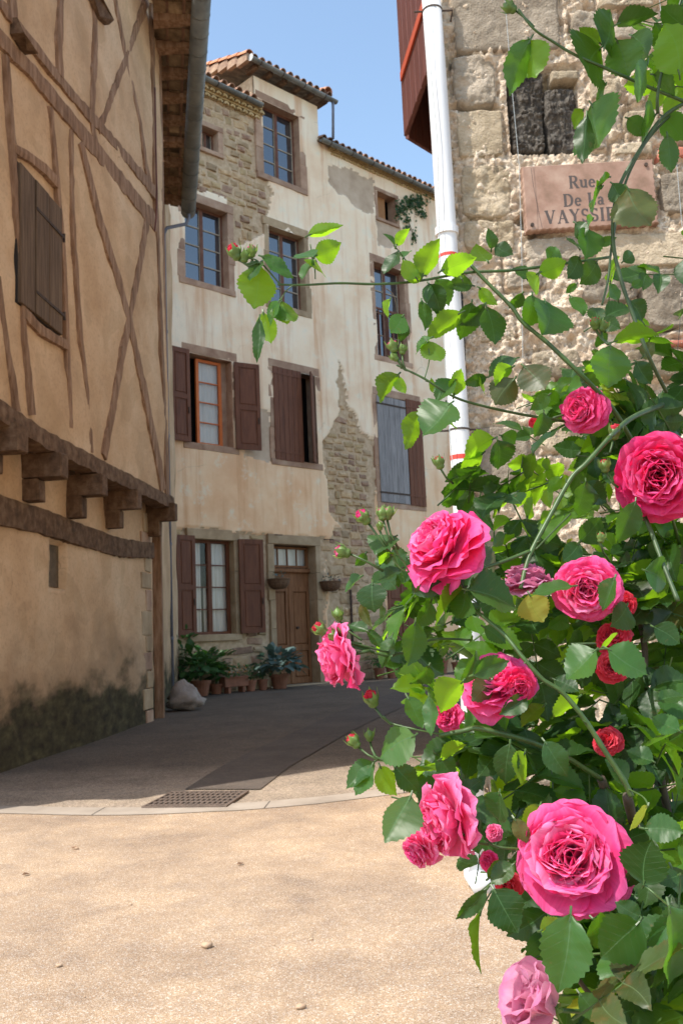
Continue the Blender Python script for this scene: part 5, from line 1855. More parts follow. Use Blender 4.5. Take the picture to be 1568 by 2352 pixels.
# serif glyphs as thick/thin strokes in a unit box (w, list of (x0,y0,x1,y1,thickness))
T, t_ = .15, .06
def arc(cx, cy, rx, ry, a0, a1, n=8, tk=(.15, .06)):
    R_ = []
    for i in range(n):
        A, B = math.radians(a0 + (a1 - a0) * i / n), math.radians(a0 + (a1 - a0) * (i + 1) / n)
        m = (A + B) / 2
        th = tk[1] + (tk[0] - tk[1]) * abs(math.cos(m))
        R_.append((cx + rx * math.cos(A), cy + ry * math.sin(A), cx + rx * math.cos(B), cy + ry * math.sin(B), th))
    return R_
def srf(x, y, w=.28): return [(x - w / 2, y, x + w / 2, y, .055)]
GL = {
    'R': (.78, [(.18, 0, .18, 1, T)] + srf(.18, 0) + srf(.18, 1) + [(.18, .98, .42, .98, t_), (.18, .5, .42, .5, t_)] + arc(.42, .74, .2, .24, -90, 90) + [(.4, .5, .68, .02, T)] + srf(.72, 0, .2)),
    'u': (.62, [(.15, .62, .15, .2, .13)] + srf(.1, .63, .18) + arc(.32, .2, .17, .17, 180, 360) + [(.5, .63, .5, 0, .13)] + srf(.55, .02, .16) + srf(.45, .63, .18)),
    'e': (.56, [(.1, .35, .48, .35, t_)] + arc(.29, .33, .2, .31, 0, 320, 14, (.13, .06))),
    'D': (.82, [(.18, 0, .18, 1, T)] + srf(.18, 0) + srf(.18, 1) + [(.18, .98, .38, .98, t_), (.18, .02, .38, .02, t_)] + arc(.38, .5, .34, .48, -90, 90, 12)),
    'L': (.66, [(.18, 0, .18, 1, T)] + srf(.18, 0) + srf(.18, 1) + [(.18, .03, .58, .03, t_), (.59, 0, .59, .22, t_)]),
    'a': (.56, arc(.26, .17, .15, .16, 0, 360, 12, (.12, .05)) + [(.43, .0, .43, .48, .13)] + arc(.28, .46, .15, .16, 0, 170, 6, (.1, .06)) + srf(.5, .02, .12)),
    'V': (.84, [(.14, 1, .42, 0, T), (.7, 1, .42, 0, t_)] + srf(.14, 1, .26) + srf(.7, 1, .22)),
    'A': (.86, [(.42, 1, .14, 0, t_), (.42, 1, .72, 0, T), (.24, .34, .6, .34, .05)] + srf(.14, 0, .22) + srf(.72, 0, .26)),
    'Y': (.8, [(.12, 1, .4, .48, T), (.68, 1, .4, .48, t_), (.4, .5, .4, 0, T)] + srf(.12, 1, .24) + srf(.68, 1, .2) + srf(.4, 0, .28)),
    'S': (.62, arc(.3, .74, .2, .24, 30, 270, 9, (.12, .07)) + arc(.3, .26, .21, .24, -150, 90, 9, (.12, .07)) + [(.5, .98, .5, .78, .05), (.09, .02, .09, .24, .05)]),
    'I': (.38, [(.19, 0, .19, 1, T)] + srf(.19, 0) + srf(.19, 1)),
    'E': (.68, [(.18, 0, .18, 1, T), (.18, .98, .56, .98, t_), (.18, .5, .46, .5, t_), (.18, .02, .58, .02, t_), (.57, 1, .57, .82, .05), (.6, 0, .6, .2, .05), (.47, .6, .47, .4, .05)] + srf(.18, 0) + srf(.18, 1)),
}


def write(text, x, y, h, sp=.08):
    for ch in text:
        if ch == ' ': x += h * .42; continue
        w, st = GL[ch]
        mb = MB()
        for q, (x0, y0, x1, y1, th) in enumerate(st):
            a = Vector((x0, y0)); b = Vector((x1, y1)); d = (b - a)
            if d.length < 1e-4: continue
            d.normalize(); th = th * 1.25 + .02; nn_ = Vector((-d.y, d.x)) * th / 2; a2 = a - d * .01; b2 = b + d * .01
            zz = .0063 + q * .00004
            mb.add([S_.pt(x + p.x * h, y + p.y * h, zz) for p in (a2 - nn_, b2 - nn_, b2 + nn_, a2 + nn_)], [(0, 1, 2, 3)])
        mb.ob('letter', MT['ink'], sg)
        x += (w + sp) * h


def spos(x, y):   # plaque coordinates from zoom A picture position
    u, v = RF.uv(*zA(x, y), .06)
    return u - SGa, v - SGc - tl_ * (u - SGa)


lx, ly = spos(700, 1410); lx2, ly2 = spos(700, 1345)
capw = spos(1150, 1400)[0] - lx
hcap = (ly2 - ly) * 1.08
wid = sum((GL[c_][0] + .08) for c_ in 'VAYSSIE')
hc = capw / wid
write('VAYSSIERE', lx, ly, min(hc, hcap * 1.3), .08)
lx, ly = spos(815, 1300); h2 = abs(spos(815, 1230)[1] - ly)
write('De La', lx, ly, h2 * 1.08, .08)
lx, ly = spos(850, 1185); h2 = abs(spos(850, 1115)[1] - ly)
write('Rue', lx, ly, h2 * 1.08, .08)

# trellis wires
for i, (pts, mk, lab) in enumerate([([(1158, -20), (1175, 200), (1192, 380), (1198, 600), (1200, 820)], 'wire', 'thin pale wire hanging down the wall left of the plaque'),
                                    ([(1512, -20), (1535, 190), (1552, 360), (1566, 520)], 'wire', 'thin pale wire hanging down the wall right of the plaque'),
                                    ([(1572, 560), (1560, 760), (1546, 892)], 'blackwire', 'black wire hanging in front of the wall at right')]):
    W_ = [at(x, y, RY - .12) for x, y in pts]
    L_ = W_[-1]
    o = MB().tube(W_, .0015, 5).ob('wire', MT[mk], label=lab, cat='wire')

# ================================================================== ROSE BUSH
ROOT = Vector((.62, 1.25, 0))
bush = empty('rose_bush', ROOT, 'climbing rose bush with pink blooms and glossy leaves filling the right foreground', 'rose bush')


def leaf_geo(seed):
    r = random.Random(seed)
    n = 22
    fold = r.uniform(.08, .5); curl = r.uniform(-.1, .5); twist = r.uniform(-.3, .3); bend = r.uniform(-.08, .08); wav = r.uniform(.01, .035)
    V = []; UVs = []; F = []
    cols = (-1, -.6, -.25, 0, .25, .6, 1)
    for i in range(n + 1):
        t = i / n
        hw = .355 * (math.sin(math.pi * t ** .86) ** .88) * (1 - .08 * t) if 0 < t < 1 else .008
        if t > .86: hw *= max(.05, (1 - t) / .14) ** .55
        ser = (.055 * (1 if i % 2 else -.2)) * (1 if .06 < t < .96 else 0)
        for c in cols:
            h = hw * (abs(c)) * (1 + (ser if abs(c) == 1 else 0) * 1.6) * (1 if c > 0 else -1)
            h = h if c else 0
            y = t + (.018 if (abs(c) == 1 and i % 2) else 0)
            z = fold * abs(h) - curl * t * t * .5 + twist * h * t * .6 + wav * math.sin(t * 14 + c * 2.3 + seed) * abs(c) + .02 * math.sin(7 * t + 2 * seed) * abs(c)
            # quilted blade between veins
            z += .008 * math.cos((7 * t - 2.1 * abs(h / .36)) * 2 * math.pi) * (1 if 0 < abs(c) < 1 else .4) * (1 if c else 0)
            V.append((h + bend * math.sin(math.pi * t), y, z)); UVs.append((.5 + .5 * h / .36, t))
    m_ = len(cols)
    for i in range(n):
        for k in range(m_ - 1):
            a = i * m_ + k
            F.append((a, a + 1, a + m_ + 1, a + m_))
    return V, F, UVs


LG = [leaf_geo(i) for i in range(9)]
LM = {}
def leafmesh(mk, i):
    if (mk, i) not in LM:
        V, F, UVs = LG[i]
        LM[(mk, i)] = mesh('leaf', V, F, MT[mk], True, None, UVs)
    return LM[(mk, i)]


leaf_n = 0
stuffV = []; stuffF = []; stuffUV = []
LEAFCOUNT = 0
allleaves = []


def put_leaf(B, Tp, n, wr, mk, prio, var=None, name='leaf'):
    """B base, Tp tip, n normal hint, wr width/length"""
    Y = Tp - B
    L_ = Y.length
    Y = Y / L_
    n = (n - Y * n.dot(Y)).normalized()
    X = Y.cross(n)
    sx_ = L_ * wr / .68
    v = random.randrange(9) if var is None else var
    M = Matrix(((X.x * sx_, Y.x * L_, n.x * L_, B.x), (X.y * sx_, Y.y * L_, n.y * L_, B.y), (X.z * sx_, Y.z * L_, n.z * L_, B.z), (0, 0, 0, 1)))
    allleaves.append((prio, L_ / max(.3, B.y), v, mk, M))


# hand placed leaves: base x,y, tip x,y, width ratio, kind, depth
HL = [
    # cane tip in front of the facade
    (597, 610, 580, 710, .85, 'T', .80), (600, 588, 676, 633, .35, 'L', .80), (707, 540, 782, 513, .32, 'T', .82), (722, 588, 784, 556, .62, 'T', .82), (719, 590, 680, 578, .7, 'L', .81),
    (716, 595, 685, 634, .45, 'L', .82), (725, 598, 736, 636, .8, 'T', .82), (645, 688, 672, 748, .55, 'T', .8), (642, 690, 608, 742, .6, 'L', .79), (604, 716, 618, 792, .6, 'T', .8), (596, 730, 590, 834, .22, 'L', .79), (640, 700, 652, 752, .5, 'T', .81),
    (600, 600, 570, 640, .5, 'L', .80), (660, 632, 628, 598, .4, 'T', .81),
    (907, 566, 886, 532, .4, 'L', .84), (909, 564, 934, 524, .5, 'T', .84), (913, 578, 880, 630, .45, 'L', .84), (926, 592, 940, 570, .4, 'L', .85), (957, 640, 922, 598, .7, 'T', .85), (969, 636, 998, 546, .55, 'T', .86), (1012, 622, 1086, 584, .5, 'T', .86),
    (975, 632, 930, 640, .5, 'T', .86), (1085, 655, 1028, 655, .5, 'D', .9), (984, 652, 975, 692, .4, 'L', .86), (984, 651, 1010, 722, .6, 'L', .85), (968, 690, 975, 760, .3, 'D', .87), (1060, 716, 972, 770, .5, 'T', .86), (1112, 698, 1062, 752, .5, 'D', .88), (896, 686, 884, 732, .3, 'T', .84),
    (925, 724, 895, 766, .6, 'D', .84), (930, 740, 922, 785, .6, 'D', .85), (1000, 640, 1035, 700, .6, 'D', .88), (1060, 640, 1030, 590, .5, 'T', .88),
    (980, 782, 1006, 840, .62, 'T', .84), (992, 774, 948, 803, .6, 'L', .84), (915, 859, 862, 918, .5, 'T', .84), (915, 863, 928, 906, .6, 'T', .84), (1042, 909, 1059, 846, .55, 'T', .85), (1044, 872, 995, 914, .7, 'L', .84), (1036, 925, 962, 984, .8, 'L', .83), (962, 944, 924, 1032, .42, 'T', .84), (1025, 925, 1032, 990, .5, 'T', .85), (1000, 905, 985, 870, .4, 'T', .85),
    # over the wall, middle height
    (1128, 572, 1127, 523, .55, 'D', .9), (1136, 563, 1178, 580, .7, 'D', .9), (1120, 600, 1090, 570, .6, 'T', .9), (1237, 626, 1300, 598, .72, 'T', .9), (1237, 629, 1220, 676, .75, 'T', .9), (1210, 640, 1180, 612, .6, 'D', .92), (1262, 610, 1280, 560, .5, 'D', .92), (1251, 690, 1262, 760, .85, 'D', .88), (1222, 676, 1216, 752, .7, 'D', .88), (1200, 672, 1170, 712, .6, 'D', .9),
    (1325, 650, 1298, 674, .5, 'D', .95), (1310, 680, 1340, 727, .4, 'D', .95), (1117, 705, 1134, 793, .62, 'D', .88), (1083, 694, 1068, 782, .6, 'D', .9), (1100, 660, 1140, 700, .5, 'T', .9), (1186, 822, 1114, 852, .62, 'L', .88), (1178, 842, 1130, 884, .6, 'T', .89), (1202, 840, 1250, 904, .85, 'B', .88), (1182, 869, 1133, 933, .8, 'B', .88),
    (1118, 866, 1068, 884, .45, 'D', .9), (1108, 862, 1104, 907, .55, 'T', .9), (1401, 793, 1404, 890, .85, 'D', .86), (1408, 785, 1506, 756, .32, 'T', .86), (1380, 840, 1340, 858, .6, 'T', .9), (1330, 862, 1380, 900, .6, 'D', .9), (1248, 946, 1232, 1006, .6, 'D', .88), (1262, 905, 1220, 940, .5, 'D', .9),
    (1150, 1000, 1190, 1020, .6, 'D', .9), (1136, 1006, 1058, 1050, .55, 'T', .9), (1142, 1010, 1150, 1080, .8, 'D', .9), (1110, 1040, 1060, 1090, .5, 'T', .92), (1090, 1060, 1020, 1110, .5, 'D', .92), (1225, 1040, 1205, 1100, .5, 'T', .92), (1255, 1050, 1250, 1080, .8, 'T', .92), (1290, 1095, 1255, 1130, .6, 'T', .92),
    (1450, 660, 1475, 640, .7, 'D', .92), (1445, 690, 1480, 735, .7, 'D', .92), (1420, 690, 1400, 650, .6, 'D', .94), (1390, 760, 1370, 800, .5, 'D', .94), (1460, 830, 1500, 880, .7, 'D', .94), (1430, 600, 1460, 575, .5, 'D', .95), (1475, 820, 1500, 790, .4, 'B', .95),
    # shaded leaves at upper right
    (1219, 87, 1152, 224, .36, 'S', .86), (1215, 91, 1240, 180, .85, 'S', .86), (1388, 106, 1402, 20, .62, 'S', .88), (1416, 91, 1446, 178, .95, 'S', .88), (1380, 108, 1332, 178, .8, 'S', .89), (1415, 55, 1500, 20, .32, 'S', .89), (1488, 139, 1466, 235, .42, 'S', .86), (1560, 170, 1524, 52, .9, 'S', .84), (1570, 60, 1520, 8, .7, 'S', .86), (1380, 100, 1330, 60, .5, 'S', .92), (1450, 80, 1500, 130, .7, 'S', .92),
    (1357, 237, 1396, 336, .88, 'S', .87), (1347, 262, 1334, 382, .3, 'S', .87), (1392, 190, 1372, 242, .4, 'S', .88), (1505, 262, 1462, 304, .7, 'S', .9), (1520, 265, 1572, 320, .8, 'S', .9), (1532, 308, 1536, 402, .45, 'S', .88), (1440, 270, 1482, 310, .7, 'S', .9), (1400, 250, 1350, 300, .4, 'S', .9), (1500, 170, 1560, 210, .6, 'S', .9), (1340, 250, 1318, 296, .4, 'S', .9),
    (1383, 428, 1349, 482, .55, 'S', .88), (1400, 405, 1365, 422, .4, 'S', .88), (1405, 420, 1430, 470, .5, 'S', .9), (1440, 430, 1490, 526, .85, 'B', .87), (1320, 510, 1352, 545, .6, 'S', .9), (1362, 500, 1340, 530, .6, 'S', .9), (1345, 522, 1352, 590, .6, 'D', .9), (1330, 570, 1300, 545, .5, 'D', .9), (1372, 560, 1415, 545, .5, 'D', .92), (1330, 590, 1300, 640, .5, 'D', .92), (1370, 600, 1340, 650, .6, 'D', .94),
    # mid mass
    (1073, 1355, 1196, 1386, .62, 'L', .80), (1068, 1357, 1048, 1422, .85, 'L', .79), (1066, 1352, 982, 1426, .42, 'T', .80), (1215, 1364, 1248, 1430, 1.0, 'Y', .82), (1394, 1490, 1494, 1540, .72, 'L', .76), (1368, 1494, 1293, 1551, .8, 'L', .77), (1380, 1490, 1420, 1455, .5, 'T', .78), (1412, 1326, 1376, 1400, .5, 'L', .78), (1318, 1346, 1218, 1358, .3, 'L', .80),
    (1345, 1105, 1340, 1192, .8, 'D', .88), (1330, 1245, 1385, 1190, .7, 'D', .88), (1330, 1248, 1290, 1290, .6, 'D', .88), (1459, 1151, 1432, 1252, .5, 'D', .86), (1340, 1110, 1400, 1150, .7, 'D', .9), (1160, 1225, 1128, 1250, .7, 'L', .85), (1210, 1190, 1222, 1140, .4, 'T', .88), (1172, 1192, 1130, 1210, .5, 'T', .88), (1200, 1200, 1210, 1235, .6, 'T', .88), (1240, 1195, 1270, 1180, .5, 'T', .88),
    (855, 1338, 858, 1403, .95, 'L', .80), (908, 1232, 858, 1264, .75, 'L', .82), (870, 1300, 900, 1262, .5, 'T', .83), (922, 1305, 868, 1330, .6, 'L', .82), (830, 1324, 786, 1354, .45, 'L', .82), (840, 1270, 815, 1300, .6, 'D', .84), (880, 1260, 885, 1300, .7, 'L', .83), (953, 1428, 934, 1530, .55, 'D', .80), (1020, 1340, 945, 1362, .5, 'D', .81), (985, 1528, 950, 1580, .5, 'D', .80), (1063, 1565, 1003, 1628, .75, 'T', .78),
    (1085, 1552, 1170, 1518, .45, 'D', .765), (1085, 1550, 1145, 1505, .5, 'D', .76), (1060, 1570, 1100, 1500, .4, 'D', .77), (985, 1600, 990, 1692, .35, 'L', .79), (952, 1690, 868, 1746, .75, 'U', .79), (935, 1600, 975, 1670, .5, 'D', .81), (845, 1450, 800, 1430, .5, 'D', .83), (880, 1490, 845, 1440, .4, 'L', .83), (900, 1460, 870, 1530, .4, 'L', .82), (830, 1385, 850, 1440, .35, 'B', .82), (868, 1380, 880, 1420, .5, 'L', .82), (990, 1380, 960, 1440, .5, 'D', .83), (1110, 1440, 1160, 1480, .6, 'D', .83),
    (1270, 1560, 1330, 1590, .6, 'D', .82), (1250, 1620, 1190, 1660, .6, 'T', .80), (1210, 1600, 1150, 1640, .5, 'D', .79), (1330, 1600, 1260, 1640, .6, 'T', .8), (1180, 1560, 1240, 1600, .6, 'D', .8), (1130, 1560, 1080, 1610, .7, 'B', .79),
    # lower mass
    (943, 1828, 897, 1942, .72, 'U', .74), (1171, 1708, 1158, 1806, .6, 'L', .78), (1205, 1728, 1178, 1798, .7, 'T', .79), (1250, 1703, 1308, 1782, .6, 'L', .78), (1147, 1820, 1132, 1892, .7, 'L', .78), (855, 1757, 816, 1828, .5, 'L', .80), (860, 1750, 790, 1800, .5, 'L', .81), (872, 1760, 902, 1828, .62, 'T', .80), (905, 1760, 966, 1818, .6, 'D', .80), (1010, 1745, 1060, 1700, .6, 'T', .8), (1000, 1730, 1050, 1790, .6, 'D', .81),
    (1133, 2043, 1194, 2142, .82, 'L', .72), (1118, 2043, 1046, 2112, .32, 'D', .73), (1104, 2092, 1082, 2232, .2, 'T', .72), (1180, 1985, 1125, 2030, .6, 'L', .75), (1310, 2100, 1277, 2284, .66, 'L', .66), (1468, 2118, 1386, 2208, .9, 'D', .66), (1472, 2108, 1416, 2072, .7, 'D', .67), (1535, 2080, 1562, 2276, .6, 'D', .64), (1478, 2033, 1498, 1928, .85, 'L', .70), (1478, 1904, 1572, 1914, .7, 'L', .72), (1488, 1851, 1448, 1909, .4, 'O', .74), (1330, 2282, 1385, 2346, .7, 'L', .68), (1560, 2010, 1512, 2022, .5, 'D', .7), (1497, 2240, 1424, 2322, .7, 'D', .66),
    (1500, 1750, 1440, 1720, .7, 'D', .78), (1560, 1680, 1500, 1640, .7, 'L', .76), (1510, 1610, 1572, 1600, .5, 'L', .78), (1440, 1800, 1400, 1740, .6, 'D', .8), (1240, 1850, 1200, 1920, .5, 'T', .78), (1180, 1880, 1220, 1940, .5, 'B', .76), (1120, 2020, 1150, 1975, .5, 'D', .76), (1460, 1980, 1440, 2050, .6, 'D', .74), (1540, 1990, 1560, 2060, .6, 'D', .72), (1400, 2120, 1350, 2170, .8, 'D', .7), (1360, 2110, 1420, 2160, .8, 'D', .71), (1240, 2140, 1290, 2110, .5, 'T', .72),
    (1500, 1440, 1560, 1480, .7, 'D', .84), (1480, 1310, 1540, 1340, .8, 'D', .86), (1440, 1390, 1410, 1440, .7, 'D', .84), (1300, 1410, 1260, 1450, .6, 'D', .86),
]
NH = {'T': Vector((-.55, .62, .52)), 'L': Vector((-.3, -.62, .68)), 'D': Vector((.45, -.8, .05)), 'S': Vector((.1, .45, .85)), 'U': Vector((.3, .75, -.35)), 'Y': Vector((-.5, .3, .75)), 'B': Vector((.0, .95, .25)), 'O': Vector((-.5, -.3, .75))}
KM = {'T': 'leafyoung', 'L': 'leaf', 'D': 'leaf', 'S': 'leaf', 'U': 'leaf', 'Y': 'leafyellow', 'B': 'leafbrown', 'O': 'leafyellow'}
petm = MB()
for (bx, by, tx, ty, wr, kd, dp_) in HL:
    dp_ = dp_ + random.uniform(-.012, .012)
    B = at(bx, by, dp_)
    Tp = at(tx, ty, dp_ + random.uniform(-.012, .012))
    n = NH[kd] + Vector((random.gauss(0, .16), random.gauss(0, .16), random.gauss(0, .16)))
    Yd = (Tp - B).normalized(); nn_ = (n - Yd * n.dot(Yd)).normalized()
    vis = abs(nn_.dot((EYE - B).normalized()))
    mk = KM[kd]
    if kd == 'S' and random.random() < .3: mk = 'leafyoung'
    put_leaf(B, Tp, n, wr / max(.55, vis), mk, 1)
    petm.tube([B + (B - Tp) * .09 + Vector((0, .002, 0)), B, B + (Tp - B) * .1], .0009, 5)

# canes
def cane(pts, r, mk='cane', name='cane', d=None, thorn=True):
    P = [at(x, y, z) for (x, y, z) in pts]
    # smooth
    Q = []
    for i in range(len(P) - 1):
        p0, p1, p2, p3 = P[max(i - 1, 0)], P[i], P[i + 1], P[min(i + 2, len(P) - 1)]
        for k in range(6):
            t = k / 6
            Q.append(.5 * ((2 * p1) + (p2 - p0) * t + (2 * p0 - 5 * p1 + 4 * p2 - p3) * t * t + (3 * p1 - p0 - 3 * p2 + p3) * t * t * t))
    Q.append(P[-1])
    rr = r if isinstance(r, tuple) else (r, r)
    n = len(Q)
    R_ = [(rr[0] + (rr[1] - rr[0]) * i / (n - 1)) * (1 + .05 * math.sin(i * 1.7)) * .6 for i in range(n)]
    mb = MB().tube(Q, R_, 8)
    if thorn:
        for i in range(4, n - 3, 9):
            a = Vector((random.uniform(-1, 1), random.uniform(-1, 1), random.uniform(-1, 1))).normalized()
            mb.tube([Q[i], Q[i] + a * R_[i] * 1.0, Q[i] + a * R_[i] * 2.6 - (Q[i + 1] - Q[i - 1]).normalized() * R_[i]], [R_[i] * .6, R_[i] * .45, .0001], 5)
    return mb.ob(name, MT[mk], bush, smooth=True)


cane([(638, 653, .80), (700, 654, .81), (780, 650, .825), (870, 652, .84), (960, 645, .86), (1070, 626, .88), (1180, 620, .90), (1300, 604, .92), (1400, 590, .95)], (.0016, .0028))
cane([(724, 640, .815), (722, 610, .82), (712, 560, .82)], .0009, name='twig', thorn=False)
cane([(672, 655, .80), (655, 670, .80), (642, 695, .80)], .0009, name='twig', thorn=False)
cane([(600, 606, .80), (585, 595, .80), (562, 592, .80), (543, 592, .80)], .0011, name='twig', thorn=False)
cane([(645, 655, .80), (615, 620, .80), (598, 604, .80), (575, 600, .80)], .0012, name='twig', thorn=False)
cane([(958, 640, .86), (930, 595, .85), (907, 566, .84)], .0009, name='twig', thorn=False)
cane([(886, 662, .84), (905, 680, .84), (912, 720, .84)], .0008, 'wood', name='twig', thorn=False)
cane([(1080, 608, .88), (1120, 650, .88), (1175, 705, .88), (1200, 740, .88), (1260, 790, .88), (1335, 862, .88), (1400, 930, .9), (1450, 1010, .94)], (.0028, .0042))
cane([(910, 838, .84), (935, 850, .84), (975, 870, .84), (1040, 910, .85), (1100, 930, .87), (1200, 952, .9), (1300, 968, .92)], (.0014, .0026))
cane([(975, 868, .84), (985, 830, .84), (984, 800, .84)], .0009, name='twig', thorn=False)
cane([(1190, 20, .86), (1225, 65, .86), (1270, 95, .87), (1320, 125, .87), (1400, 160, .88), (1480, 195, .89), (1590, 240, .9)], (.0018, .003))
cane([(1592, 225, .9), (1520, 270, .9), (1465, 350, .9), (1425, 420, .9), (1410, 480, .9), (1408, 560, .9), (1425, 640, .9), (1452, 720, .9), (1490, 820, .9), (1530, 900, .94)], (.0034, .0032), 'canedark')
cane([(1540, 262, .91), (1480, 330, .91), (1432, 430, .91), (1405, 560, .91), (1396, 640, .91), (1382, 700, .91)], (.0026, .0018), 'canedark')
cane([(1570, -20, .9), (1545, 60, .9), (1512, 200, .89), (1510, 260, .9)], (.002, .003), 'canedark')
cane([(1400, 1004, .86), (1345, 1065, .85), (1310, 1100, .85), (1260, 1190, .84), (1216, 1275, .83), (1195, 1352, .82)], (.004, .0032))
cane([(1400, 1004, .86), (1450, 960, .9), (1520, 930, .96)], (.004, .005), 'canedark')
cane([(1216, 1266, .83), (1140, 1295, .82), (1060, 1318, .81), (985, 1325, .82)], (.0028, .0022))
cane([(1230, 1262, .84), (1270, 1220, .85), (1310, 1180, .86)], .0014, name='twig', thorn=False)
cane([(1035, 1300, .81), (1060, 1340, .81), (1075, 1385, .80), (1120, 1425, .79), (1160, 1460, .78), (1200, 1510, .77), (1245, 1560, .77), (1290, 1590, .77), (1340, 1650, .77), (1385, 1720, .77), (1430, 1790, .77), (1450, 1830, .77)], (.002, .004))
cane([(1010, 1690, .80), (1060, 1680, .80), (1095, 1673, .80), (1150, 1685, .80), (1220, 1705, .81), (1300, 1740, .83), (1380, 1790, .86)], (.0034, .004))
cane([(1270, 960, .9), (1330, 940, .92), (1380, 915, .94)], .002, 'canedark')
cane([(1556, 1380, .84), (1520, 1290, .86), (1490, 1210, .88), (1450, 1120, .9)], .0036, 'canedark')
cane([(1465, 1405, .95), (1480, 1490, .94), (1480, 1570, .94), (1500, 1700, .95), (1540, 1900, .96)], (.005, .007), 'wood')
cane([(1460, 1400, .95), (1500, 1350, .96), (1560, 1290, .98)], .004, 'wood')
cane([(1440, 1475, .9), (1380, 1478, .9), (1310, 1480, .9)], .0022, 'canedark')
for pts in ([(1560, 1900, 1.0), (1540, 2100, 1.05), (1500, 2500, 1.15)], [(1440, 1830, .8), (1470, 2000, .95), (1480, 2300, 1.1), (1450, 2700, 1.2)], [(1380, 1790, .86), (1440, 2000, 1.0), (1500, 2600, 1.2)]):
    cane(pts, (.007, .010), 'wood')
cane([(1320, 2240, .72), (1360, 2290, .74), (1420, 2330, .78), (1500, 2370, .85)], .003, 'wood')
cane([(1115, 1930, .78), (1140, 1945, .77), (1180, 1950, .77), (1230, 1955, .78)], .0018)
cane([(1060, 1915, .75), (1090, 1935, .76), (1120, 1940, .77)], .0018, name='twig', thorn=False)
cane([(1488, 1850, .74), (1475, 1830, .75), (1440, 1812, .77)], .0012, name='twig', thorn=False)
cane([(1395, 1490, .76), (1370, 1493, .77), (1340, 1500, .8), (1300, 1530, .82)], .0012, name='twig', thorn=False)
cane([(1130, 2045, .72), (1115, 2070, .72), (1104, 2095, .72)], .001, name='twig', thorn=False)
cane([(1478, 2033, .7), (1510, 2060, .69), (1540, 2085, .66)], .0014, name='twig', thorn=False)

# ---- random compound leaves filling the mass
REG = [  # polygon, count of compound leaves, depth lo, hi
    ([(1180, 1010), (1290, 870), (1400, 820), (1568, 830), (1600, 1250), (1400, 1250), (1290, 1230), (1240, 1150)], 42, .92, 1.15),
    ([(1330, 960), (1620, 900), (1620, 1700), (1350, 1640), (1320, 1400), (1400, 1200)], 100, .88, 1.25),
    ([(860, 1300), (960, 1240), (1080, 1230), (1180, 1180), (1300, 1240), (1400, 1300), (1480, 1700), (1300, 1700), (1060, 1740), (960, 1640), (930, 1500), (850, 1440)], 80, .86, 1.2),
    ([(900, 1780), (1000, 1700), (1200, 1680), (1620, 1640), (1620, 2000), (1420, 2060), (1220, 2000), (1090, 1960), (960, 1850)], 80, .80, 1.15),
    ([(1150, 2020), (1400, 2000), (1620, 1980), (1620, 2420), (1400, 2420), (1330, 2300), (1230, 2180)], 75, .74, 1.05),
    ([(1330, 60), (1620, -60), (1620, 380), (1500, 380), (1420, 200)], 12, .9, 1.1),
    ([(1440, 2150), (1620, 2100), (1620, 2450), (1400, 2450)], 14, .64, .8),
    ([(1320, 640), (1620, 600), (1620, 860), (1400, 820)], 7, .95, 1.1),
    ([(1640, -200), (1900, -200), (1900, 2500), (1640, 2500)], 70, .8, 1.3),
    ([(1500, -500), (1900, -500), (1900, -60), (1600, -60)], 30, .75, 1.2),
    ([(1000, 1080), (1200, 1120), (1280, 1220), (1180, 1260), (1090, 1230)], 7, .86, 1.0),
]
rl_ = random.Random(99)
BLM = [(1310, 1968, .74, 130), (1512, 1094, .86, 106), (1000, 1240, .80, 100), (1345, 1357, .82, 80), (1330, 940, .9, 58), (1206, 1322, .84, 62), (758, 1520, .80, 74), (1135, 1560, .80, 82), (1402, 1495, .84, 60), (1003, 1888, .76, 92), (1235, 2300, .68, 84), (1392, 1700, .84, 30)]
HOLES = [(1095, 1085, 1140, 1180), (1290, 1195, 1350, 1330), (1510, 600, 1568, 800), (1200, 1560, 1200, 1560), (1100, 1160, 1290, 1240), (1060, 1390, 1105, 1470)]
SHADE_CL = [(Vector((rl_.gauss(.13, .12), rl_.gauss(.71, .09), rl_.gauss(2.02, .06)))) for _ in range(60)]  # added unseen leaf cluster above the frame, set up-sun to shade upper right leaves
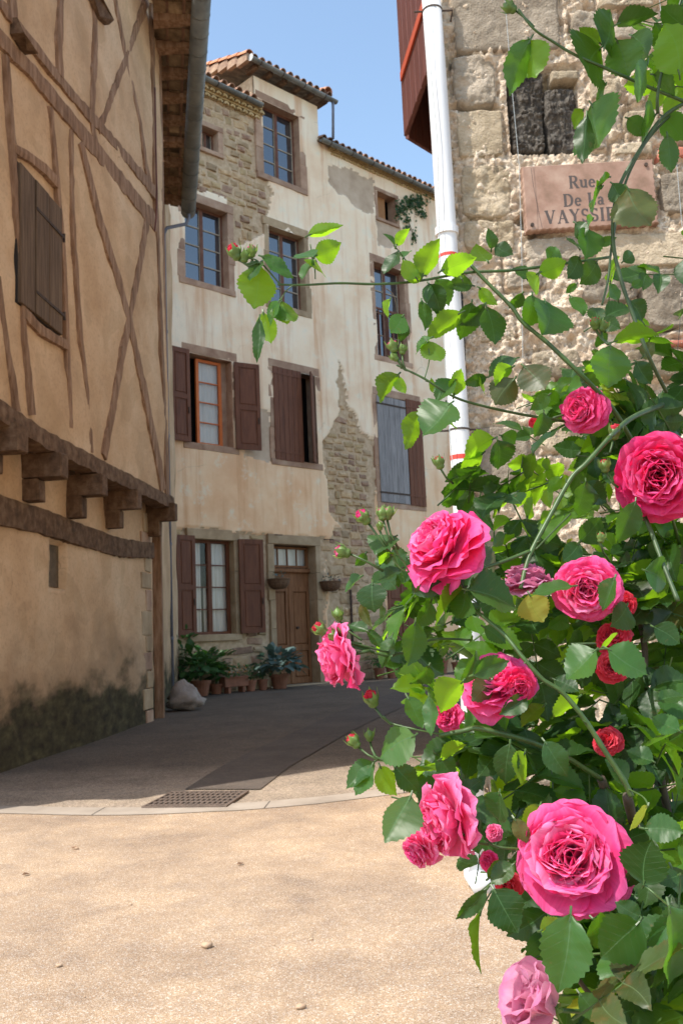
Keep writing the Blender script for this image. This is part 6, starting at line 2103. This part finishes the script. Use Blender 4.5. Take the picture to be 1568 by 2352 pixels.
for (poly, cnt, d0, d1) in REG + [(None, 60, 0, 0)]:
    if poly is None: poly = [(0, 0), (1, 0), (1, 1), (0, 1)]
    xs_ = [p[0] for p in poly]; ys_ = [p[1] for p in poly]
    k = 0; tries = 0
    while k < cnt and tries < 5000:
        tries += 1
        x, y = rl_.uniform(min(xs_), max(xs_)), rl_.uniform(min(ys_), max(ys_))
        if not in_poly(x, y, poly): continue
        if any(h[0] < x < h[2] and h[1] < y < h[3] for h in HOLES) and rl_.random() < .9: continue
        k += 1
        D = rl_.uniform(d0, d1)
        for (qx, qy, qd, qr) in BLM:
            if d1 and (x - qx) ** 2 + (y - qy) ** 2 < (qr + 75) ** 2 and D < qd + .10: D = qd + rl_.uniform(.09, .14)
        c = at(x, y, D) if d1 else SHADE_CL.pop()
        ax = Vector((rl_.uniform(-1, .8), rl_.uniform(-.9, .5), rl_.uniform(-.6, .5))).normalized()
        nrm = (Vector((rl_.gauss(-.2, .45), rl_.gauss(-.15, .5), rl_.uniform(.2, 1)))).normalized()
        nrm = (nrm - ax * nrm.dot(ax)).normalized()
        sd_ = ax.cross(nrm)
        L_ = rl_.uniform(.034, .052) if y > 1300 else rl_.uniform(.032, .042)
        mk = rl_.choices(['leaf', 'leafyoung', 'leafbrown', 'leafyellow'], [58, 38, 3, 1])[0]
        nl = rl_.choice((1, 2, 2))
        rach = L_ * (.55 * nl + .3)
        petm.tube([c - ax * rach, c - ax * rach * .5 - nrm * .001, c], .0008, 4)
        put_leaf(c, c + ax * L_ * 1.08 + Vector((0, 0, -.006)), nrm, rl_.uniform(.6, .78), mk, 0)
        for q in range(nl):
            bp = c - ax * (L_ * (.28 + .52 * q))
            for s in (-1, 1):
                dd = (ax * .55 + sd_ * s * .9 + Vector((0, 0, -.12))).normalized()
                n3 = (nrm + sd_ * s * rl_.uniform(-.35, .25) + Vector((rl_.gauss(0, .12), rl_.gauss(0, .12), rl_.gauss(0, .1)))).normalized()
                LL = L_ * rl_.uniform(.72, .98)
                put_leaf(bp, bp + dd * LL, n3, rl_.uniform(.58, .74), mk, 0)
petm.ob('leaf_stalks', MT['cane'], bush, kind='stuff')
# the leaves that show largest are objects; the rest is one mass
allleaves.sort(key=lambda t: (-t[0], -t[1]))
inview = lambda M: True
def proj(p):
    d = p - EYE
    z = d.dot(_F)
    return 784 + FPX * d.dot(_R) / z, 1176 - FPX * d.dot(_U) / z
main = []; rest = []
for l in allleaves:
    x, y = proj(l[4].translation)
    front = l[4].translation.y < .98 or y < 900
    if len(main) < 300 and (l[0] == 1 or (-20 < x < 1580 and -20 < y < 2370 and front)): main.append(l)
    else: rest.append(l)
print('leaves', len(allleaves), len(main))
for (pr, s, v, mk, M) in main:
    inst('leaf', leafmesh(mk, v), M, bush)
for mk in ('leaf', 'leafyoung', 'leafbrown', 'leafyellow'):
    V = []; F = []; UVs = []
    for (pr, s, v, m2_, M) in rest:
        if m2_ != mk: continue
        g = LG[v]
        b = len(V)
        A = np.array(g[0]) @ np.array(M.to_3x3()).T + np.array(M.translation)
        V += A.tolist(); F += [tuple(b + i for i in f) for f in g[1]]; UVs += g[2]
    if V: ob('foliage', V, F, MT[mk], bush, True, None, 'stuff', None, UVs)


# ---- blooms
def petal_geo(kind, seed):
    """local: base at origin, +Y out along length, +Z towards flower axis side. length 1"""
    r = random.Random(seed)
    n, m_ = 10, 10
    V = []; UVs = []; F = []
    if kind == 'outer': W, cup, lon, ruf = r.uniform(1.1, 1.3), r.uniform(.25, .38), -.10, .04
    elif kind == 'mid': W, cup, lon, ruf = r.uniform(1.0, 1.2), r.uniform(.38, .55), .24, .045
    else: W, cup, lon, ruf = r.uniform(.95, 1.25), r.uniform(.6, .95), .30, .04
    ph = r.uniform(0, 6)
    for i in range(n + 1):
        s = i / n
        hw = W / 2 * (math.sin(min(1, s * 1.0) ** .62 * math.pi * .56) ** .9) if s > 0 else .05
        hw = max(.06, hw)
        if s > .8: hw *= 1 - .34 * ((s - .8) / .2) ** 2.4
        for j in range(m_ + 1):
            t = j / m_ * 2 - 1
            x = hw * t
            y = s - .17 * (t * t) * s ** 2 + (.035 * math.exp(-(t * 5) ** 2) * -1 if s > .9 else 0)
            z = cup * (x / .5) ** 2 * .5 * s + lon * (s * s) * .5 + ruf * math.sin(3.1 * t * math.pi * .7 + ph) * s ** 3 + ruf * .3 * math.sin(5 * t + 2 * ph + 2 * s) * s ** 3
            if s > .8: z -= (.16 if kind != 'inner' else .08) * ((s - .8) / .2) ** 2 * .5
            V.append((x, y, z)); UVs.append((.5 + t / 2, s))
    for i in range(n):
        for j in range(m_):
            a = i * (m_ + 1) + j
            F.append((a, a + 1, a + m_ + 2, a + m_ + 1))
    return V, F, UVs


PG = {k: [petal_geo(k, 10 * q + i) for i in range(4)] for q, k in enumerate(('outer', 'mid', 'inner'))}
PM = {}
def pmesh(k, i, mk):
    if (k, i, mk) not in PM:
        V, F, UVs = PG[k][i]
        PM[(k, i, mk)] = mesh('petal', V, F, MT[mk], True, None, UVs)
    return PM[(k, i, mk)]


def basis(axis, spin):
    axis = axis.normalized()
    a = axis.cross(Vector((.3, .1, 1))).normalized(); b = axis.cross(a)
    return a * math.cos(spin) + b * math.sin(spin), -a * math.sin(spin) + b * math.cos(spin)


def bloom(px, py, D, rpx, ax, mk, mk2=None, open_=1.0, label=None, rings=None, seed=0, stem=None, drop=None):
    r = random.Random(seed + int(px))
    c = at(px, py, D)
    R_ = rpx / FPX * D * .88
    view = (EYE - c).normalized()
    axis = (view * ax[2] + _R * ax[0] + _U * ax[1]).normalized()
    base = c - axis * R_ * .55
    LOC_ = Vector(base)
    # receptacle with sepals is the bloom's own mesh
    mb = MB()
    e = R_ * .16
    mb.tube([base - axis * e * 1.6, base - axis * e, base, base + axis * e * .5], [e * .35, e * .8, e, e * .5], 8)
    for k in range(5):
        A, Bv = basis(axis, k * 1.2566)
        pts = [base, base + A * e * 1.6 - axis * e * .3, base + A * e * 3.2 - axis * e * 1.4]
        w_ = Bv * e * .5
        b0 = [pts[0] - w_, pts[0] + w_, pts[1] + w_ * .8, pts[1] - w_ * .8, pts[2]]
        mb.add(b0, [(0, 1, 2, 3), (3, 2, 4)])
    bo = mb.ob('bloom', MT['budgreen'], bush, label=label)
    if rings is None:
        #        kind, n, tilt from axis, length, base radius, base height
        rings = [('outer', 8, 92, 1.08, .05, .0), ('outer', 9, 80, 1.08, .05, .03), ('outer', 9, 68, 1.10, .06, .06), ('mid', 9, 56, 1.08, .05, .08), ('mid', 9, 46, 1.04, .05, .10),
                 ('mid', 8, 37, .98, .05, .12), ('inner', 7, 30, .92, .06, .12), ('inner', 6, 22, .86, .07, .14), ('inner', 6, 14, .80, .07, .16), ('inner', 4, 7, .74, .04, .17)]
    sp = r.uniform(0, 6)
    for ri, (k, n, tl2, ln, br, bh) in enumerate(rings):
        sp += .45 + r.uniform(-.1, .1)
        for i in range(n):
            phi = sp + 2 * math.pi * i / n + r.uniform(-.14, .14)
            A, Bv = basis(axis, phi)
            th = math.radians(tl2 * open_ + r.uniform(-9, 9))
            Yd = A * math.sin(th) + axis * math.cos(th)
            Zd = axis * math.sin(th) - A * math.cos(th)      # towards the flower's axis
            yaw = r.uniform(-.15, .15) if k != 'inner' else r.uniform(-.35, .35)
            Xd = Yd.cross(Zd)
            if yaw:
                Xr = Xd * math.cos(yaw) + Zd * math.sin(yaw); Zr = -Xd * math.sin(yaw) + Zd * math.cos(yaw)
                Xd, Zd = Xr, Zr
            o_ = base + A * br * R_ + axis * bh * R_
            l = ln * R_ * r.uniform(.87, 1.08)
            M = Matrix(((Xd.x * l, Yd.x * l, Zd.x * l, o_.x), (Xd.y * l, Yd.y * l, Zd.y * l, o_.y), (Xd.z * l, Yd.z * l, Zd.z * l, o_.z), (0, 0, 0, 1)))
            m_k = mk2 if (mk2 and (ri >= 4) and r.random() < .55) else mk
            inst('petal', pmesh(k, r.randrange(4), m_k), M, bo)
    if drop:
        for (phi, tl2, ln, m_k) in drop:
            if isinstance(phi, tuple):
                A = _R * phi[0] + _U * phi[1]; A = (A - axis * A.dot(axis)).normalized()
            else: A, Bv = basis(axis, phi)
            th = math.radians(tl2); Yd = A * math.sin(th) + axis * math.cos(th); Zd = axis * math.sin(th) - A * math.cos(th); Xd = Yd.cross(Zd); l = ln * R_
            M = Matrix(((Xd.x * l, Yd.x * l, Zd.x * l, base.x), (Xd.y * l, Yd.y * l, Zd.y * l, base.y), (Xd.z * l, Yd.z * l, Zd.z * l, base.z), (0, 0, 0, 1)))
            inst('petal', pmesh('outer', 0, m_k), M, bo)
    if stem:
        S = at(*stem)
        q0 = base - axis * e * 1.5
        MB().tube([q0, q0.lerp(S, .4) - axis * R_ * .3, S], .0017, 6).ob('flower_stem', MT['cane'], bo, smooth=True)
    return bo


LOOSE = [('outer', 6, 96, 1.15, .05, .0), ('outer', 7, 80, 1.1, .05, .03), ('mid', 8, 62, 1.05, .06, .06), ('mid', 8, 48, 1.0, .06, .1), ('mid', 7, 36, .92, .06, .14), ('inner', 8, 26, .84, .07, .16), ('inner', 7, 14, .76, .06, .2)]
HALF = [('outer', 4, 34, 1.6, .03, .0), ('outer', 4, 22, 1.55, .03, .03), ('outer', 4, 12, 1.45, .03, .06), ('mid', 3, 5, 1.3, .02, .08)]
bloom(1310, 1968, .74, 130, (-.16, .08, 1), 'pink', 'palepink', label='largest wide open pink bloom low in the bush', stem=(1400, 2080, .86))
bloom(1512, 1094, .86, 106, (-.05, .05, 1), 'deeppink', 'pink', label='deep pink open bloom at the right edge', stem=(1560, 1250, .95))
bloom(1000, 1240, .80, 100, (-.75, .75, .42), 'pink', 'palepink', label='bright pink bloom turned up to the sun with a hanging petal', rings=LOOSE, stem=(1060, 1345, .81), drop=[((.9, -.25), 88, 1.3, 'pink'), ((.75, -.6), 96, 1.2, 'deeppink'), ((-.2, -1), 84, 1.3, 'pink'), ((-1, -.3), 84, 1.25, 'palepink')])
bloom(1345, 1357, .82, 80, (-.12, -.12, 1), 'pink', 'palepink', label='round pink bloom with leaf across its right side', stem=(1440, 1420, .9))
bloom(1330, 940, .9, 58, (-.62, .0, .75), 'pink', None, label='small cupped pink bloom facing left, highest in the bush', stem=(1420, 985, .92))
bloom(1206, 1322, .84, 62, (-.1, .85, -.12), 'mauve', 'palemauve', label='faded mauve bloom behind a green cane', rings=LOOSE, stem=(1240, 1400, .88))
bloom(764, 1518, .80, 78, (-.95, -.3, .12), 'palepink', 'pink', label='pale pink bloom furthest left, nodding over the lane', rings=LOOSE, stem=(850, 1500, .81), drop=[((.6, .8), 78, 1.25, 'palepink'), ((.1, -1), 84, 1.2, 'pink')])
bloom(1135, 1560, .80, 82, (-.2, .55, .6), 'pink', 'palepink', label='broad pink bloom with dark leaves across its middle', rings=LOOSE, stem=(1200, 1620, .86))
bloom(1192, 1578, .785, 44, (.15, -.25, .9), 'deeppink', 'pink', label='rosy bud bloom below right of the leaf covered one', rings=LOOSE)
bloom(1022, 1645, .83, 36, (-.5, .1, .7), 'pink', None, label='small pink bloom half hidden by a bright leaf', rings=LOOSE)
bloom(1402, 1460, .84, 42, (-.35, .5, .6), 'redpink', None, label='red pink bloom behind two pale green leaves', rings=LOOSE, stem=(1470, 1520, .93))
bloom(1404, 1532, .83, 38, (-.1, .0, 1), 'redpink', None, label='small red pink bloom under the two pale leaves', rings=LOOSE)
bloom(1008, 1886, .76, 94, (-.9, -.3, .3), 'palepink', 'pink', label='pale pink bloom at the left of the lower bush', rings=LOOSE, stem=(1095, 1935, .77), drop=[((.7, .7), 85, 1.25, 'palepink'), ((.2, -1), 90, 1.1, 'pink')])
bloom(955, 1960, .765, 46, (-.6, -.5, .4), 'palepink', 'pink', label='small pale pink bloom hanging under another', rings=LOOSE)
bloom(1392, 1700, .84, 34, (-.2, .3, .8), 'redpink', None, label='small red bloom in shade behind a cane', rings=LOOSE)
bloom(1235, 2300, .68, 84, (-.75, .3, .1), 'palemauve', 'mauve', label='pale mauve half open bloom at the bottom edge', rings=HALF, open_=.9, stem=(1360, 2310, .74), drop=[(1.0, 62, 1.5, 'mauve'), (4.2, 50, 1.4, 'palemauve')])
bloom(1165, 2040, .78, 32, (-.2, -.3, .8), 'redpink', None, label='red pink bloom showing under the largest one', rings=LOOSE)
bloom(1118, 1982, .79, 24, (-.5, -.2, .7), 'pink', None, label='sliver of pink bloom left of the largest one', rings=LOOSE)
bloom(1132, 1912, .8, 20, (-.3, .2, .8), 'palepink', None, label='tiny pale pink bloom above a twig', rings=LOOSE)
bloom(1436, 1388, .88, 30, (.2, .0, .9), 'redpink', None, label='red petals peeping from behind the round bloom', rings=LOOSE)
bloom(1228, 972, .95, 14, (-.6, .3, .6), 'redpink', None, label='tiny pink bloom deep in the foliage', rings=HALF)


# ---- buds
def bud(px, py, D, len_px, ang, pink=0.35, stem=None, mk='pink', r_=.36, label=None):
    """ang: picture angle of the bud's tip, degrees, 90 = up"""
    c = at(px, py, D)
    s = len_px / FPX * D
    ax = (_R * math.cos(math.radians(ang)) + _U * math.sin(math.radians(ang)) + _F * random.uniform(-.3, .2)).normalized()
    base = c - ax * s * .5
    prof = [(0, .10), (.06, .22), (.16, .30), (.26, .28), (.36, .33), (.52, .40), (.68, .36), (.82, .25), (.94, .10), (1, .02)]
    gp_ = [(a, b) for a, b in prof if a <= 1 - pink + .2]
    mb = MB().tube([base + ax * s * a for a, b in gp_], [s * b * r_ / .36 for a, b in gp_], 10)
    for k in range(5):
        A, Bv = basis(ax, k * 1.2566 + .5)
        o0 = base + ax * s * .3
        fl = random.uniform(.05, .5)
        pts = [o0 + A * s * .27, o0 + A * s * .42 + ax * s * .25, o0 + A * s * (.38 + fl * .25) + ax * s * .5, o0 + A * s * (.30 + fl * .6) + ax * s * (.78 - fl * .15)]
        ww = (.16, .16, .09, .01)
        V = []
        for p, w in zip(pts, ww): V += [p - Bv * s * w, p + A * s * .02, p + Bv * s * w]
        mb.add(V, [(i * 3 + j, i * 3 + j + 1, i * 3 + j + 4, i * 3 + j + 3) for i in range(3) for j in range(2)])
    bo = mb.ob('bud', MT['budgreen'], bush, smooth=True, label=label)
    if pink > 0:
        for k in range(6):
            A, Bv = basis(ax, k * 1.047)
            Yd = (ax + A * (.05 if pink < .5 else .22)).normalized(); Zd = -A; Xd = Yd.cross(Zd).normalized(); Zd = Xd.cross(Yd)
            l = s * (.62 + pink * .3); w = s * .55
            o_ = base + ax * s * .28 + A * s * .16
            M = Matrix(((Xd.x * w, Yd.x * l, Zd.x * w, o_.x), (Xd.y * w, Yd.y * l, Zd.y * w, o_.y), (Xd.z * w, Yd.z * l, Zd.z * w, o_.z), (0, 0, 0, 1)))
            inst('petal', pmesh('inner', k % 4, mk), M, bo)
    if stem:
        S = at(*stem)
        MB().tube([base, base.lerp(S, .35) - ax * s * .25, S], [.0011, .001, .0013], 6).ob('bud_stem', MT['cane'], bo, smooth=True)


BUDS = [(540, 580, .80, 40, 115, .5, (590, 600, .80), 'redpink'), (562, 588, .80, 32, 80, 0, (592, 603, .80), 'pink'), (578, 576, .80, 32, 85, .15, (594, 605, .80), 'pink'),
        (902, 795, .84, 34, 110, .1, (925, 845, .84), 'pink'), (924, 802, .84, 26, 85, 0, (930, 848, .84), 'pink'), (905, 820, .84, 24, 135, 0, (922, 846, .84), 'pink'),
        (834, 1188, .82, 40, 130, .4, (900, 1280, .82), 'pink'), (878, 1180, .82, 34, 95, .1, (905, 1262, .82), 'pink'), (892, 1178, .82, 34, 80, .05, (915, 1262, .82), 'pink'), (872, 1208, .82, 22, 90, 0, (890, 1255, .82), 'pink'),
        (786, 1268, .82, 40, 165, .25, (880, 1312, .82), 'pink'), (776, 1412, .82, 32, 105, 0, (830, 1470, .81), 'pink'), (736, 1447, .80, 36, 140, .5, (830, 1480, .81), 'redpink'), (762, 1464, .80, 40, 150, .3, (860, 1500, .81), 'pink'), (778, 1452, .80, 28, 110, 0, (850, 1492, .81), 'pink'),
        (853, 1606, .81, 42, 110, .4, (900, 1665, .81), 'redpink'), (848, 1690, .81, 28, 95, 0, (862, 1738, .80), 'pink'), (812, 1703, .81, 36, 130, .35, (868, 1745, .80), 'redpink'),
        (1008, 1062, .86, 34, 105, .2, (1040, 1110, .88), 'redpink'), (1170, 16, .87, 38, 150, 0, (1225, 60, .86), 'pink'), (1366, 742, .93, 32, 105, .2, (1395, 790, .9), 'redpink'), (1385, 748, .93, 30, 70, .1, (1398, 790, .9), 'redpink'),
        (1412, 992, .88, 38, 80, .4, (1400, 1040, .88), 'redpink'), (1388, 1070, .88, 34, 100, .25, (1420, 1120, .88), 'redpink'), (1504, 2238, .68, 38, 120, .5, (1540, 2330, .72), 'redpink'), (1380, 1235, .84, 26, 80, .2, (1400, 1290, .86), 'redpink')]
for b in BUDS:
    bud(*b[:6], stem=b[6], mk=b[7])
cane([(900, 1280, .82), (925, 1310, .82), (985, 1325, .82)], .0014, name='twig', thorn=False)
cane([(905, 1262, .82), (925, 1290, .82), (940, 1315, .82)], .0013, name='twig', thorn=False)
cane([(795, 1473, .80), (850, 1488, .81), (905, 1500, .82), (960, 1500, .84)], .0016, name='twig', thorn=False)
cane([(860, 1500, .81), (905, 1505, .82), (990, 1470, .85), (1080, 1470, .88)], .0018, name='twig', thorn=False)
cane([(880, 1645, .81), (900, 1662, .81), (950, 1675, .80), (1015, 1688, .80)], .0015, name='twig', thorn=False)
cane([(862, 1738, .80), (890, 1750, .80), (930, 1748, .81)], .0013, name='twig', thorn=False)
cane([(926, 846, .84), (930, 850, .84), (940, 852, .84)], .0012, name='twig', thorn=False)
print('objects', len(bpy.data.objects))
